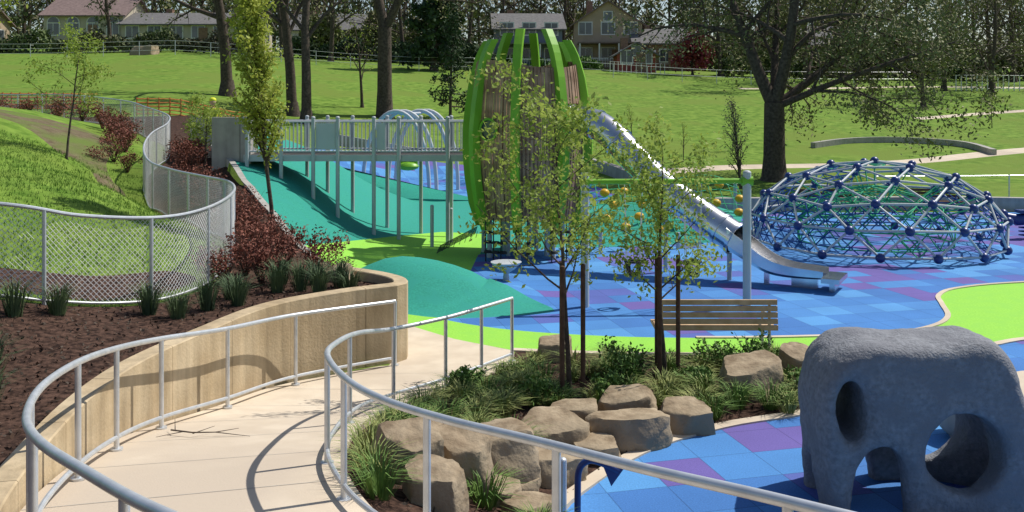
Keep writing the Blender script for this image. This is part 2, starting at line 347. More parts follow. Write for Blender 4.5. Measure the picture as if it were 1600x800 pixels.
# left bank
WP=np.array(OUTs); T=np.gradient(WP[:,:2],axis=0); T/=np.linalg.norm(T,axis=1)[:,None]; NR=np.stack([T[:,1],-T[:,0]],1)
if (NR[20]@np.array([-1,0]))<0: NR=-NR
wallmid=[(-2.75,15.0),(-2.35,14.72),(-1.95,14.4),(-1.66,14.02),(-1.6,13.66),(-1.75,13.52)]
curb=[(x,y) for y,x in zip(CY,CX)]
fencepts=[tuple(p) for p in cr([(a,b) for a,b,c in FEN],4)]
leftout=[tuple(p) for p in (WP[:,:2]+NR*.33)[::3]]
leftpoly=leftout+[(3.3,-.3),(4,-8),(-60,-8),(-60,46),(-14,46)]+[tuple(p) for p in reversed(curb)]+[(-2.35,14.72),(-1.95,14.4),(-1.66,14.02)]
lawnpoly=fencepts+[(-59.5,43),(-59.5,-7.5),(-15,-7.5),(-9,8.8)]
soilA=[tuple(p) for p in cr([(-9.8,23.8),(-8.8,22.2),(-8.2,21.2),(-8.8,20.9),(-9.6,22.2),(-11.6,25),(-13.5,27),(-16,28.5),(-17,31),(-14.5,31.8),(-12.2,29.6),(-11.2,26.5)],4,True)]
soilB=[tuple(p) for p in cr([(-6.5,11.6),(-5.4,12.1),(-4.8,12.9),(-4.6,14),(-5.1,14.2),(-5.8,13.2),(-7,12.4)],4,True)]
terrain('planted_bank',HLm,[(-12,4,-1,30,.4,None),(-59,4,-7,45,2.5,(-12,4,-1,30))],[(lawnpoly,1),(soilA,2),(soilB,3)],leftpoly,[M_mulch,M_grass,M_soil,M_mulch])
# ------------------------------------------------------------ ramp path
n=140
O,_=resample(OUTs,n); I,_=resample(INNs,n)
mb=MB(); On=O.copy(); In=I.copy()
On[:,:2]+= (O[:,:2]-I[:,:2])/np.linalg.norm(O[:,:2]-I[:,:2],axis=1)[:,None]*.2
In[:,:2]-= (O[:,:2]-I[:,:2])/np.linalg.norm(O[:,:2]-I[:,:2],axis=1)[:,None]*.14
On[:,2]+=.012;In[:,2]+=.012
for k in range(8):
    a=On*(1-k/8)+In*k/8; b=On*(1-(k+1)/8)+In*(k+1)/8
    mb.strip(a,b)
lo=In.copy(); lo[:,2]-=1.3; mb.strip(In,lo)
lo=On.copy(); lo[:,2]-=1.3; mb.strip(On,lo)
mb.obj('ramp_path',[M_conc])
mb=MB()
for k in range(6,n,9):
    a=On[k].copy();b=In[k].copy();a[2]+=.003;b[2]+=.003
    d=(On[k+1 if k+1<n else k]-On[k]); d=d/np.linalg.norm(d)*.008
    mb.strip([a+d*0,b+d*0],[a+d,b+d])
mb.obj('path_joint',[M_grey],smooth=False)
# retaining wall in cast segments
mb=MB()
W=np.r_[np.array(cr(wallmid,6))[:-1],(WP[:,:2]+NR*.33)[3:88]]
d=np.r_[0,np.cumsum(np.linalg.norm(np.diff(W,axis=0),axis=1))]
segL=1.22; tot=d[-1]; k=0
while k*segL<tot:
    t=np.linspace(k*segL+.004,min((k+1)*segL,tot)-.004,9)
    P=np.stack([np.interp(t,d,W[:,0]),np.interp(t,d,W[:,1])],1)
    Tn=np.gradient(P,axis=0);Tn/=np.linalg.norm(Tn,axis=1)[:,None];Nn=np.stack([-Tn[:,1],Tn[:,0]],1)
    zt=[]
    for p in P:
        j=np.hypot(WP[:,0]-p[0],WP[:,1]-p[1]).argmin(); zt.append(max(1.09,WP[j,2]+.1))
    zt=np.array(zt)
    h=.105
    c=[(P+Nn*h,np.full(9,-.35)),(P+Nn*h,zt-.012),(P+Nn*(h-.012),zt),(P-Nn*(h-.012),zt),(P-Nn*h,zt-.012),(P-Nn*h,np.full(9,-.35))]
    rows=[np.c_[a,b] for a,b in c]
    for a,b in zip(rows[:-1],rows[1:]): mb.strip(a,b)
    for e in (0,-1): mb.face([r[e] for r in rows])
    k+=1
mb.obj('retaining_wall',[M_wall],smooth=False,recalc=True)
# curb by teal hill
mb=MB()
Cc=np.array(cr(curb[:7],6)); Tn=np.gradient(Cc,axis=0);Tn/=np.linalg.norm(Tn,axis=1)[:,None];Nn=np.stack([-Tn[:,1],Tn[:,0]],1)
zt=np.maximum(HLm(Cc[:,0],Cc[:,1]),Hm(Cc[:,0]+.1,Cc[:,1]))+.035
rows=[np.c_[Cc+Nn*.07,zt-.9],np.c_[Cc+Nn*.07,zt],np.c_[Cc-Nn*.07,zt],np.c_[Cc-Nn*.07,zt-.9]]
for a,b in zip(rows[:-1],rows[1:]): mb.strip(a,b)
mb.obj('planter_curb',[M_grey],smooth=False,recalc=True)
def edging(P,w=.13,name='concrete_edging',hz=.02):
    P=np.array(P); Tn=np.gradient(P,axis=0);Tn/=np.linalg.norm(Tn,axis=1)[:,None];Nn=np.stack([-Tn[:,1],Tn[:,0]],1)
    z=np.maximum(np.maximum(Hm(P[:,0],P[:,1]),Hm(P[:,0]+Nn[:,0]*w/2,P[:,1]+Nn[:,1]*w/2)),Hm(P[:,0]-Nn[:,0]*w/2,P[:,1]-Nn[:,1]*w/2))+hz
    mb=MB(); rows=[np.c_[P+Nn*w/2,z-.15],np.c_[P+Nn*w/2,z],np.c_[P-Nn*w/2,z],np.c_[P-Nn*w/2,z-.15]]
    for a,b in zip(rows[:-1],rows[1:]): mb.strip(a,b)
    return mb.obj(name,[M_conc],smooth=False,recalc=True)
edging(edge2s,.15); edging(lowLs,.13); edging(B1s[22:],.09)
# ------------------------------------------------------------ handrails
def rail(L,name,idx,r=.026):
    A=np.array(cr(L,10)); mb=MB()
    top=A.copy(); top[:,2]+=.9; bot=A.copy(); bot[:,2]+=.12
    mb.tube([tuple(p) for p in top],r,12); mb.tube([tuple(p) for p in bot],r*.8,8)
    for t in idx:
        i=min(int(round(t*10)),len(A)-1); x,y,z=A[i]
        mb.tube([(x,y,z-.02),(x,y,z+.9)],r*.92,10)
        mb.tube([(x,y,z+.01),(x,y,z+.028)],.055,12)
    return mb.obj(name,[M_galv])
rail(OUT,'ramp_handrail',[0,1,2,3,4,5.05,6.6,7.8,9.6,11,12,13])
rail(INN,'ramp_handrail',[0,1,2,3,4.3,5.9,6.9,8.7,10.2,12.3,13.6,14.5])
# ------------------------------------------------------------ chain link fence
A=np.array(cr(FEN,8)); A,Ltot=resample(A,400); s=np.linspace(0,Ltot,400)
zb=HLm(A[:,0],A[:,1])+.03
mb=MB(); mb.tube([tuple(p) for p in A],.024,8); mb.tube([(a[0],a[1],b+.02) for a,b in zip(A,zb)],.016,6)
q=1.3
while q<Ltot:
    x=np.interp(q,s,A[:,0]);y=np.interp(q,s,A[:,1]);zt=np.interp(q,s,A[:,2]);z0=np.interp(q,s,zb)
    mb.tube([(x,y,z0-.15),(x,y,zt)],.026,8); q+=1.35
def fp(sv,h):
    x=np.interp(sv,s,A[:,0]);y=np.interp(sv,s,A[:,1]);zt=np.interp(sv,s,A[:,2]);z0=np.interp(sv,s,zb); return (x,y,z0+(zt-z0)*h)
q=0
while q<Ltot-1.2:
    far=q>24
    hs=(0,.33,.66,1) if not far else (0,.5,1)
    mb.tube([fp(q+1.1*h,h) for h in hs],.0034 if not far else .005,3,1,False)
    mb.tube([fp(q+1.1*h,1-h) for h in hs],.0034 if not far else .005,3,1,False)
    q+=.07 if not far else .13
mb.obj('chain_link_fence',[M_galv,M_wire])
# ------------------------------------------------------------ boulders
def boulder(x,y,w,h,seed,dp=None):
    rr=random.Random(seed); bm=bmesh.new(); bmesh.ops.create_icosphere(bm,subdivisions=4,radius=1)
    planes=[]
    for i in range(8):
        a=rr.uniform(0,6.28); n=Vector((math.cos(a),math.sin(a),rr.uniform(-.1,.35))).normalized(); planes.append((n,rr.uniform(.78,.95)))
    planes.append((Vector((rr.uniform(-.2,.2),rr.uniform(-.25,.05),1)).normalized(),rr.uniform(.60,.72)))
    off=Vector((seed*3.1,seed*1.7,0)); dp=dp or w*rr.uniform(.75,.95)
    for v in bm.verts:
        c=v.co; q=(abs(c.x)**4+abs(c.y)**4+abs(c.z)**4)**.25; p=c/q
        for n,d in planes:
            e=p.dot(n)-d
            if e>0: p=p-n*e*.96
        p=p+v.co*(noise.noise(p*1.6+off)*.09+noise.noise(p*5+off)*.05+noise.noise(p*13+off)*.022)
        v.co=Vector((p.x*w*.53,p.y*dp*.53,p.z*h*.8))
    me=bpy.data.meshes.new('boulder'); bm.to_mesh(me); bm.free(); me.materials.append(M_stone)
    for p in me.polygons: p.use_smooth=True
    try: me.set_sharp_from_angle(angle=math.radians(38))
    except Exception: pass
    o=bpy.data.objects.new('boulder',me); scene.collection.objects.link(o)
    o.location=(x,y,H(x,y)+h*.34); o.rotation_euler=(rr.uniform(-.08,.08),rr.uniform(-.08,.08),rr.uniform(-.6,.6)); return o
BO=[(-.84,7.95,.58,.42),(-.43,8.25,.5,.5),(-.85,8.75,.62,.36),(-.22,8.9,.85,.44),(.40,10.25,.78,.32),(.69,11.0,.58,.25),(1.32,11.25,.68,.28),(1.25,10.35,.84,.34),(1.95,10.75,.62,.32),(.85,9.95,.58,.2),(.33,9.35,.72,.3),(.04,8.75,.46,.16),(-.15,8.3,.48,.18),(3.0,12.1,.8,.46),(3.8,12.8,.5,.42),(.6,13.7,.52,.32),(-1.0,8.2,.33,.26),(.14,8.0,.46,.22),(-.6,7.4,.5,.3)]
for i,b in enumerate(BO): boulder(*b,seed=i+3)
for b in ((-2.6,14.55,.45,.25),(-2.95,14.8,.4,.22)):
    o=boulder(*b,seed=77); o.location.z=HL(b[0],b[1])+.08
o=boulder(-32,84,2.2,.8,91)
# ------------------------------------------------------------ plants
def blades(mb,x,y,z,r,h,nb,mat=0,w=.008,lean=.5):
    for i in range(nb):
        a=R.uniform(0,6.283); q=R.random()**.5*r*.25; L=h*R.uniform(.6,1.05); le=lean*R.uniform(.2,1.1)*r
        bx,by=x+math.cos(a)*q,y+math.sin(a)*q; dx,dy=math.cos(a),math.sin(a); px,py=-dy*w,dx*w
        m=(bx+dx*le*.45,by+dy*le*.45,z+L*.7); t=(bx+dx*le*1.2,by+dy*le*1.2,z+L*(1-.25*le/r))
        mb.face([(bx-px,by-py,z-.02),(bx+px,by+py,z-.02),(m[0]+px*.8,m[1]+py*.8,m[2]),(m[0]-px*.8,m[1]-py*.8,m[2])],mat)
        mb.face([(m[0]-px*.8,m[1]-py*.8,m[2]),(m[0]+px*.8,m[1]+py*.8,m[2]),t],mat)
def ok(x,y,m=.0):
    for b in BO:
        if math.hypot((x-b[0]),(y-b[1]))<b[2]*.5+m: return False
    return True
mb=MB(); bedv=bed; cnt=0
spec=[(-1.2,9.0),(-1.25,8.3),(-1.15,9.8),(-.7,10.2),(-.4,10.7),(-.1,11.2),(.0,12.0),(.4,12.4),(-.3,11.7),(1.9,12.0),(2.4,11.8),(2.7,11.5),(3.1,11.5),(2.2,11.3),(-1.0,10.9),(-.6,11.6),(-.9,9.5),(-1.1,7.6),(-1.0,7.2),(0,9.9),(-.3,9.7),(.1,10.6)]
while cnt<150:
    if spec: x,y=spec.pop(); sz=1.15
    else:
        x=R.uniform(-1.5,5.2);y=R.uniform(7.4,13.6); sz=R.uniform(.6,1.1)
        if y<9.5 and R.random()<.6: continue
    if not inpoly(np.array([x]),np.array([y]),bedv)[0] or not ok(x,y,.08): cnt+=.2; continue
    dm=np.hypot(INNs[:,0]-x,INNs[:,1]-y).min()
    if dm<.3: cnt+=.2; continue
    blades(mb,x,y,H(x,y),.32*sz,.30*sz,110,R.choice([0,0,1]),.006,.9); cnt+=1
mb.obj('ornamental_grasses',[M_og,M_shrub],smooth=False)
mb=MB()
for (x,y,h) in [(-6.6,10.9,.5),(-6.0,10.4,.5),(-5.6,10.8,.5),(-5.3,11.2,.45),(-4.5,11.9,.5),(-4.1,11.8,.4),(-3.6,12.6,.5),(-3.3,13.5,.55),(-3.0,13.6,.5),(-2.7,13.4,.45),(-2.5,13.9,.5),(-3.4,14.1,.5),(-5.2,9.3,.55),(-4.9,9.0,.5),(-5.5,8.9,.5),(-4.5,8.2,.5),(-4.9,8.0,.45),(-3.8,13,.4),(-6.1,9.6,.5),(-2.3,13.6,.35),(-2.9,14.2,.45),(-3.9,12.3,.5),(-5.0,8.6,.5)]:
    blades(mb,x,y,HL(x,y),.34,h*.95,130,0,.006,.7)
mb.obj('rush_clumps',[M_ogd],smooth=False)
mb=MB(); XX=[]
for c in range(30000): XX.append((R.uniform(-14,-4.4),11+R.random()**1.4*15))
XX=np.array(XX); kk=inpoly(XX[:,0],XX[:,1],lawnpoly)&~(inpoly(XX[:,0],XX[:,1],soilA)&(NR_.random(len(XX))<.6))&~inpoly(XX[:,0],XX[:,1],soilB); XX=XX[kk]; ZZ=HLm(XX[:,0],XX[:,1])
for (x,y),z in zip(XX,ZZ):
    for j in range(2):
        a=R.uniform(0,6.28); h=R.uniform(.03,.075); x2=x+R.uniform(-.05,.05); y2=y+R.uniform(-.05,.05); c_,s_=math.cos(a)*.008,math.sin(a)*.008
        mb.face([(x2-c_,y2-s_,z-.01),(x2+c_,y2+s_,z-.01),(x2+R.uniform(-.03,.03),y2+R.uniform(-.03,.03),z+h)])
mb.obj('lawn_grass',[M_lawn],smooth=False)
# loose bark chips on the beds
mb=MB(); n1=7000
X1=NR_.uniform(-7.5,-1.8,n1); Y1=NR_.uniform(5,15.5,n1); g=(~inpoly(X1,Y1,lawnpoly))&inpoly(X1,Y1,leftpoly); X1=X1[g];Y1=Y1[g]; Z1=HLm(X1,Y1)
X2=NR_.uniform(-1.5,5,3500); Y2=NR_.uniform(7,13.8,3500); g=inpoly(X2,Y2,bed); X2=X2[g];Y2=Y2[g]; Z2=Hm(X2,Y2)
PP=np.c_[np.r_[X1,X2],np.r_[Y1,Y2],np.r_[Z1,Z2]+.014]; mb.leaves(PP,NR_.uniform(.012,.034,len(PP)),NR_.integers(0,2,len(PP)))
mb.obj('bark_chips',[M_stake,M_bark],smooth=False)
def shrub(name,x,y,z,r,h,n,mat,ls=.035):
    mb=MB(); cl=np.array([(R.gauss(0,.4)*r,R.gauss(0,.4)*r,R.uniform(.3,.95)*h,R.uniform(.3,.5)*r) for _ in range(9)]); LP=[]
    for i in range(16):
        a=R.uniform(0,6.28); e=R.uniform(.3,1); mb.tube([(0,0,-.05),(math.cos(a)*r*e*.5,math.sin(a)*r*e*.5,h*.5),(math.cos(a)*r*e,math.sin(a)*r*e,h*R.uniform(.7,1.15))],[.009,.006,.002],3,1,False)
        for k in range(n//50):
            t=R.random(); LP.append((math.cos(a)*r*e*t+R.gauss(0,.02),math.sin(a)*r*e*t+R.gauss(0,.02),h*t**.8*R.uniform(.9,1.1)))
    c=cl[NR_.integers(0,9,n)]; d=NR_.normal(size=(n,3)); d/=np.linalg.norm(d,axis=1)[:,None]; d*=(NR_.random(n)**.4*c[:,3])[:,None]
    P=np.r_[np.array(LP),c[:,:3]+d]; P[:,2]=np.maximum(P[:,2],.02); mb.leaves(P,ls*NR_.uniform(.6,1.2,len(P)))
    o=mb.obj(name,[mat,M_bark],smooth=False); o.location=(x,y,z); return o
protos=[shrub('barberry_shrub',-4.05,14.6,HL(-4.05,14.6),.5,.62,800,M_lf_r,.03),shrub('barberry_shrub',-3.65,14.0,HL(-3.65,14),.42,.6,750,M_lf_r,.03),shrub('barberry_shrub',-3.2,15.3,HL(-3.2,15.3),.5,.6,800,M_lf_r,.03)]
for i,(x,y,sc) in enumerate([(-3.9,15.4,1),(-4.35,16.3,1.1),(-3.75,16.1,1),(-4.5,17.3,1),(-5.0,18,1.1),(-5.5,18.9,1),(-5.6,19.9,1.05),(-6.3,20.8,1),(-7.0,21.8,1.1),(-7.3,22.8,1),(-8.0,23.6,1),(-8.4,24.8,1.1),(-8.9,26,1.1),(-9.2,27.3,1.2),(-9.8,28.6,1.2),(-11.2,27.0,1.1),(-11.6,28.8,1.2),(-12.3,30.5,1.2),(-13.2,32.2,1.3),(-14.5,34,1.3),(-16,35.7,1.3),(-17.5,37,1.3),(-19,37.6,1.3),(-20.5,38,1.3),(-12.0,29.7,1.1),(-13.8,33.1,1.2),(-4.2,13.9,.9),(-2.9,14.75,.7),(-10.5,26.2,.9),(-8.7,25.6,1.1)]):
    dup(protos[i%3],'barberry_shrub',(x,y,HL(x,y)),i*1.3,(sc,sc,sc*.95))
for (x,y,r,h) in [(1.5,12.6,.42,.45),(3.35,13.2,.45,.4),(2.75,13.0,.35,.3),(1.2,11.8,.25,.28),(.35,11.6,.3,.3),(2.35,12.2,.3,.25),(-.55,12.0,.3,.3),(3.7,11.9,.3,.3)]:
    shrub('green_shrub',x,y,H(x,y),r,h,600,M_shrub,.035)
# ------------------------------------------------------------ trees
def tree(name,base,Ht,r0,seed,levels=3,nb=(9,5,4),ang=50,lenf=.5,leaf_n=6,leaf_s=.05,lsp=.12,droop=0,tf=.35,lean=(0,0),mats=None,wob=.12,shape=1.0,trunk_taper=.25,forks=None):
    rr=random.Random(seed); mb=MB(); LP=[]
    def br(p,d,L,r,lev):
        n=6 if lev<2 else 4; pts=[Vector(p)]; dd=d.copy(); wb=wob if lev else wob*.35
        for i in range(n):
            dd=(dd+Vector((rr.gauss(0,wb),rr.gauss(0,wb),rr.gauss(0,wb)*.6-(droop*(.3+i/n) if lev>0 else 0)))).normalized()
            pts.append(pts[-1]+dd*L/n)
        tt=trunk_taper if lev==0 else .25
        mb.tube(pts,[r*(1-(1-tt)*i/n) for i in range(n+1)],(9,6,4,3,3)[lev],0,False)
        if lev<levels:
            for k in range(nb[lev]):
                lo=tf if lev==0 else .2
                t=lo+(1-lo)*(k+rr.random())/nb[lev]; f=t*n; i=min(int(f),n-1); q=pts[i].lerp(pts[i+1],f-i)
                td=(pts[i+1]-pts[i]).normalized(); az=k*2.4+rr.uniform(-.5,.5); o1=td.orthogonal().normalized(); o2=td.cross(o1)
                a=math.radians(ang*rr.uniform(.7,1.25)); nd=(td*math.cos(a)+(o1*math.cos(az)+o2*math.sin(az))*math.sin(a)).normalized()
                LL=L*lenf*rr.uniform(.7,1.15)*((1-shape*.6*(t-lo)/(1-lo)) if lev==0 else (1-.35*t))
                br(q,nd,LL,r*(1-(1-tt)*t)*(.55 if lev==0 else .6),lev+1)
        if lev>=levels-1 and leaf_n:
            for k in range(leaf_n if lev==levels else leaf_n//2):
                t=rr.random(); f=t*n; i=min(int(f),n-1); q=pts[i].lerp(pts[i+1],f-i); LP.append((q.x,q.y,q.z))
    if forks:
        d0=Vector((lean[0],lean[1],1)).normalized(); q=Vector(base)+d0*Ht*forks[0]
        mb.tube([Vector(base)-Vector((0,0,.3)),Vector(base)+Vector((0,0,.15)),Vector(base)+d0*Ht*forks[0]*.3,q],[r0*1.7,r0*1.2,r0,r0*.92],12,0,False)
        for (dx,dy,dz,Lf,rf) in forks[1]:
            br(q-Vector((0,0,.2)),Vector((dx,dy,dz)).normalized(),Ht*Lf,r0*rf,0)
    else:
        mb.tube([Vector(base)-Vector((0,0,.3)),Vector(base)+Vector((0,0,r0*2.5))],[r0*1.7,r0],9,0,False)
        br(Vector(base)-Vector((0,0,.1)),Vector((lean[0],lean[1],1)).normalized(),Ht,r0,0)
    if LP:
        LP=np.array(LP); mb.leaves(LP+NR_.normal(size=LP.shape)*lsp,leaf_s*NR_.uniform(.6,1.3,len(LP)),1)
    return mb.obj(name,mats or [M_bark,M_lf_s],smooth=True,recalc=None)
def staked(x,y,h,seed,n):
    z=H(x,y); tree('young_tree',(x,y,z),h,.036,seed,3,(18,6,4),52,.38,n,.036,.07,tf=.34,mats=[M_bark,M_lf_s],wob=.10,shape=.7,trunk_taper=.2)
    for a in (0,2.2,4.0):
        mb=MB(); sx,sy=x+math.cos(a)*.16,y+math.sin(a)*.2; mb.tube([(sx,sy,z-.1),(sx,sy,z+1.65)],[.03,.03],10); mb.ball((sx,sy,z+1.65),.03,sc=(1,1,.4))
        mb.obj('tree_stake',[M_stake])
staked(.72,11.9,3.75,11,9)
staked(2.02,12.6,3.1,25,8)
tree('columnar_tree',(-4.5,18.1,HL(-4.5,18.1)),4.9,.045,5,2,(60,7),26,.2,17,.042,.07,tf=.3,mats=[M_bark,M_lf_y],shape=.75,wob=.09)
tree('young_tree',(-10.3,22.2,HL(-10.3,22.2)),2.9,.03,8,3,(10,5,4),50,.42,10,.036,.08,tf=.35,mats=[M_bark,M_lf_s])
tree('young_tree',(-8.0,25.0,HL(-8,25)),1.7,.025,18,3,(10,5,4),60,.5,10,.04,.08,tf=.3,mats=[M_bark,M_lf_s])
tree('young_tree',(-14.6,24.5,HL(-14.6,24.5)),5.2,.05,19,3,(12,6,4),60,.45,14,.06,.12,tf=.3,mats=[M_bark,M_lf_y])
def bg(name,x,y,h,r,seed,**k): return tree(name,(x,y,H(x,y)),h,r,seed,**k)
bg('oak_tree',11.2,41,15,.47,31,levels=3,nb=(8,7,7),ang=55,lenf=.55,leaf_n=11,leaf_s=.085,lsp=.25,droop=.14,tf=.12,mats=[M_bark,M_lf_o],wob=.15,shape=.4,forks=(.22,[(-.42,.1,1,.65,.62),(.22,-.2,1,.65,.6),(1.1,.1,.75,.6,.45),(1.0,-.5,.45,.5,.35),(.1,.5,1,.55,.45)]))
bg('oak_tree',-7.3,55,17,.42,33,levels=3,nb=(9,7,5),ang=52,lenf=.42,leaf_n=5,leaf_s=.1,lsp=.2,droop=.06,tf=.15,mats=[M_bark,M_lf_o],forks=(.3,[(-.15,.1,1,.6,.75),(.5,-.1,1,.6,.6)]))
bg('oak_tree',-16.6,56,15,.36,35,levels=3,nb=(10,7,5),ang=58,lenf=.44,leaf_n=5,leaf_s=.1,lsp=.2,droop=.05,tf=.2,mats=[M_bark,M_lf_o],lean=(.03,0))
bg('oak_tree',-10.7,50,15,.28,36,levels=3,nb=(9,6,5),ang=50,lenf=.4,leaf_n=5,leaf_s=.1,lsp=.2,tf=.22,mats=[M_bark,M_lf_o],lean=(.03,0))
bg('oak_tree',-11.9,52,15,.30,37,levels=3,nb=(9,6,5),ang=50,lenf=.4,leaf_n=5,leaf_s=.1,lsp=.2,tf=.22,mats=[M_bark,M_lf_o],lean=(-.03,0))
bg('bare_tree',-8.9,57,5,.1,38,levels=3,nb=(9,6,4),ang=45,lenf=.5,leaf_n=1,leaf_s=.06,tf=.3)
bg('conifer_tree',-3.6,56,6,.1,39,levels=2,nb=(34,8),ang=85,lenf=.28,leaf_n=8,leaf_s=.10,lsp=.12,tf=.12,droop=.05,mats=[M_bark,M_lf_c],shape=1.4,wob=.05)
bg('hornbeam_tree',9.2,38.6,3.4,.06,40,levels=2,nb=(30,6),ang=28,lenf=.36,leaf_n=6,leaf_s=.04,lsp=.08,tf=.15,mats=[M_bark,M_lf_b])
for (x,y,h) in ((8.2,46,1.9),(11.5,50,2),(27,45,2.2),(30,60,2.2),(34,56,2.5),(6.5,52,1.8)):
    bg('sapling_tree',x,y,h,.03,int(x*10),levels=2,nb=(12,5),ang=35,lenf=.4,leaf_n=3,leaf_s=.04,lsp=.06,tf=.3)
bg('spruce_tree',-7.0,86,13,.3,51,levels=2,nb=(44,10),ang=85,lenf=.25,leaf_n=16,leaf_s=.28,lsp=.25,tf=.05,droop=.06,mats=[M_bark,M_lf_c],shape=1.4,wob=.05)
# five street-tree forms, repeated with different turn and size
forms=[]
for i,(x,y,h,ln,mt,ls,dr) in enumerate([(-54,96,15,5,M_lf_o,.15,.04),(-22,92,13,5,M_lf_b,.15,.08),(31,90,14,6,M_lf_o,.16,.05),(41,82,13,5,M_lf_b,.15,.1),(20,92,13,7,M_lf_d,.17,.03)]):
    forms.append((tree('maple_tree',(0,0,0),h,.24,60+i,levels=3,nb=(10,7,4),ang=54,lenf=.48,leaf_n=ln,leaf_s=ls,lsp=.35,droop=dr,tf=.14,mats=[M_bark,mt]),x,y))
for o,x,y in forms: o.location=(x,y,H(x,y))
for i,(x,y,sc) in enumerate([(-60,90,.95),(-39.8,95,.9),(-26.5,97,1),(-17,90,1.0),(-11,97,1),(-4.5,98,.95),(-1.5,112,1.1),(22,80,.9),(27,88,1),(36,80,.9),(47,90,1.1),(30,70,.75),(38,76,.8),(44,96,1.1),(53,84,1),(50,72,.9),(-35,114,1.1),(-48,114,1.1),(6,114,1.1),(13,115,1.1)]):
    dup(forms[(i*3+1)%5][0],'maple_tree',(x,y,H(x,y)),i*1.7,(sc,sc,sc*(1+.1*math.sin(i))))
bg('red_maple_tree',17.3,92,3.6,.12,88,levels=2,nb=(12,7),ang=55,lenf=.5,leaf_n=30,leaf_s=.2,lsp=.35,tf=.15,mats=[M_bark,M_lf_m])
mb=MB()
for i in range(175):
    y=R.uniform(116,185); x=R.uniform(-.62,.62)*y; z=H(x,y); h=R.uniform(10,17)*(y/130)**.5
    mb.tube([(x,y,z-.3),(x+R.gauss(0,.4),y,z+h*.8)],[.3,.1],5,0,False)
    for q in range(12):
        zz=z+h*R.uniform(.2,.7); a=R.uniform(0,6.28); L=h*.22; mb.tube([(x,y,zz),(x+math.cos(a)*L*.6,y+math.sin(a)*L*.6,zz+L*.5),(x+math.cos(a)*L,y+math.sin(a)*L,zz+L*1.1)],[.12,.08,.03],3,0,False)
    cl=np.array([(x+R.gauss(0,h*.15),y+R.gauss(0,h*.14),z+h*R.uniform(.1,.95),h*R.uniform(.10,.2)) for _ in range(10)])
    n=300; c=cl[NR_.integers(0,10,n)]; d=NR_.normal(size=(n,3)); d/=np.linalg.norm(d,axis=1)[:,None]; d*=(NR_.random(n)**.35*c[:,3])[:,None]
    mb.leaves(c[:,:3]+d,NR_.uniform(.22,.5,n),R.choice([1,2,2,3,4,4]))
mb.obj('distant_trees',[M_bark,M_lf_d,M_lf_o,M_lf_c,M_lf_b],smooth=False)
def hedge(name,P,w,h,n,mat,ls):
    mb=MB(); P,L=resample(np.array(cr(P,6)),200)
    p=P[NR_.integers(0,200,n)]; hh=h*(1+.35*np.sin(p[:,0]*1.1)+.2*np.sin(p[:,0]*2.7)); x=p[:,0]+NR_.normal(size=n)*.3; y=p[:,1]+NR_.uniform(-w,w,n)/2
    mb.leaves(np.c_[x,y,Hm(x,y)+NR_.random(n)**.6*hh],ls*NR_.uniform(.6,1.2,n))
    mb.obj(name,[mat],smooth=False)
hedge('hedge',[(-60,88),(-45,89),(-35,89),(-25,90)],2,1.5,9000,M_lf_d,.22)
hedge('hedge',[(-22,93),(-12,95),(-4,95),(0,96)],2.5,1.5,6000,M_lf_c,.25)
hedge('hedge',[(20,93),(32,92),(45,92),(65,95)],2.5,2.2,9000,M_lf_d,.28)
hedge('hedge',[(-24,108),(-16,109),(-8,109)],2.5,3.5,6000,M_lf_b,.35)
hedge('hedge',[(20,106),(30,104),(50,103)],3,4,9000,M_lf_b,.35)
hedge('hedge',[(2,98.5),(6,98),(9,98)],1.2,.9,1500,M_shrub,.2)
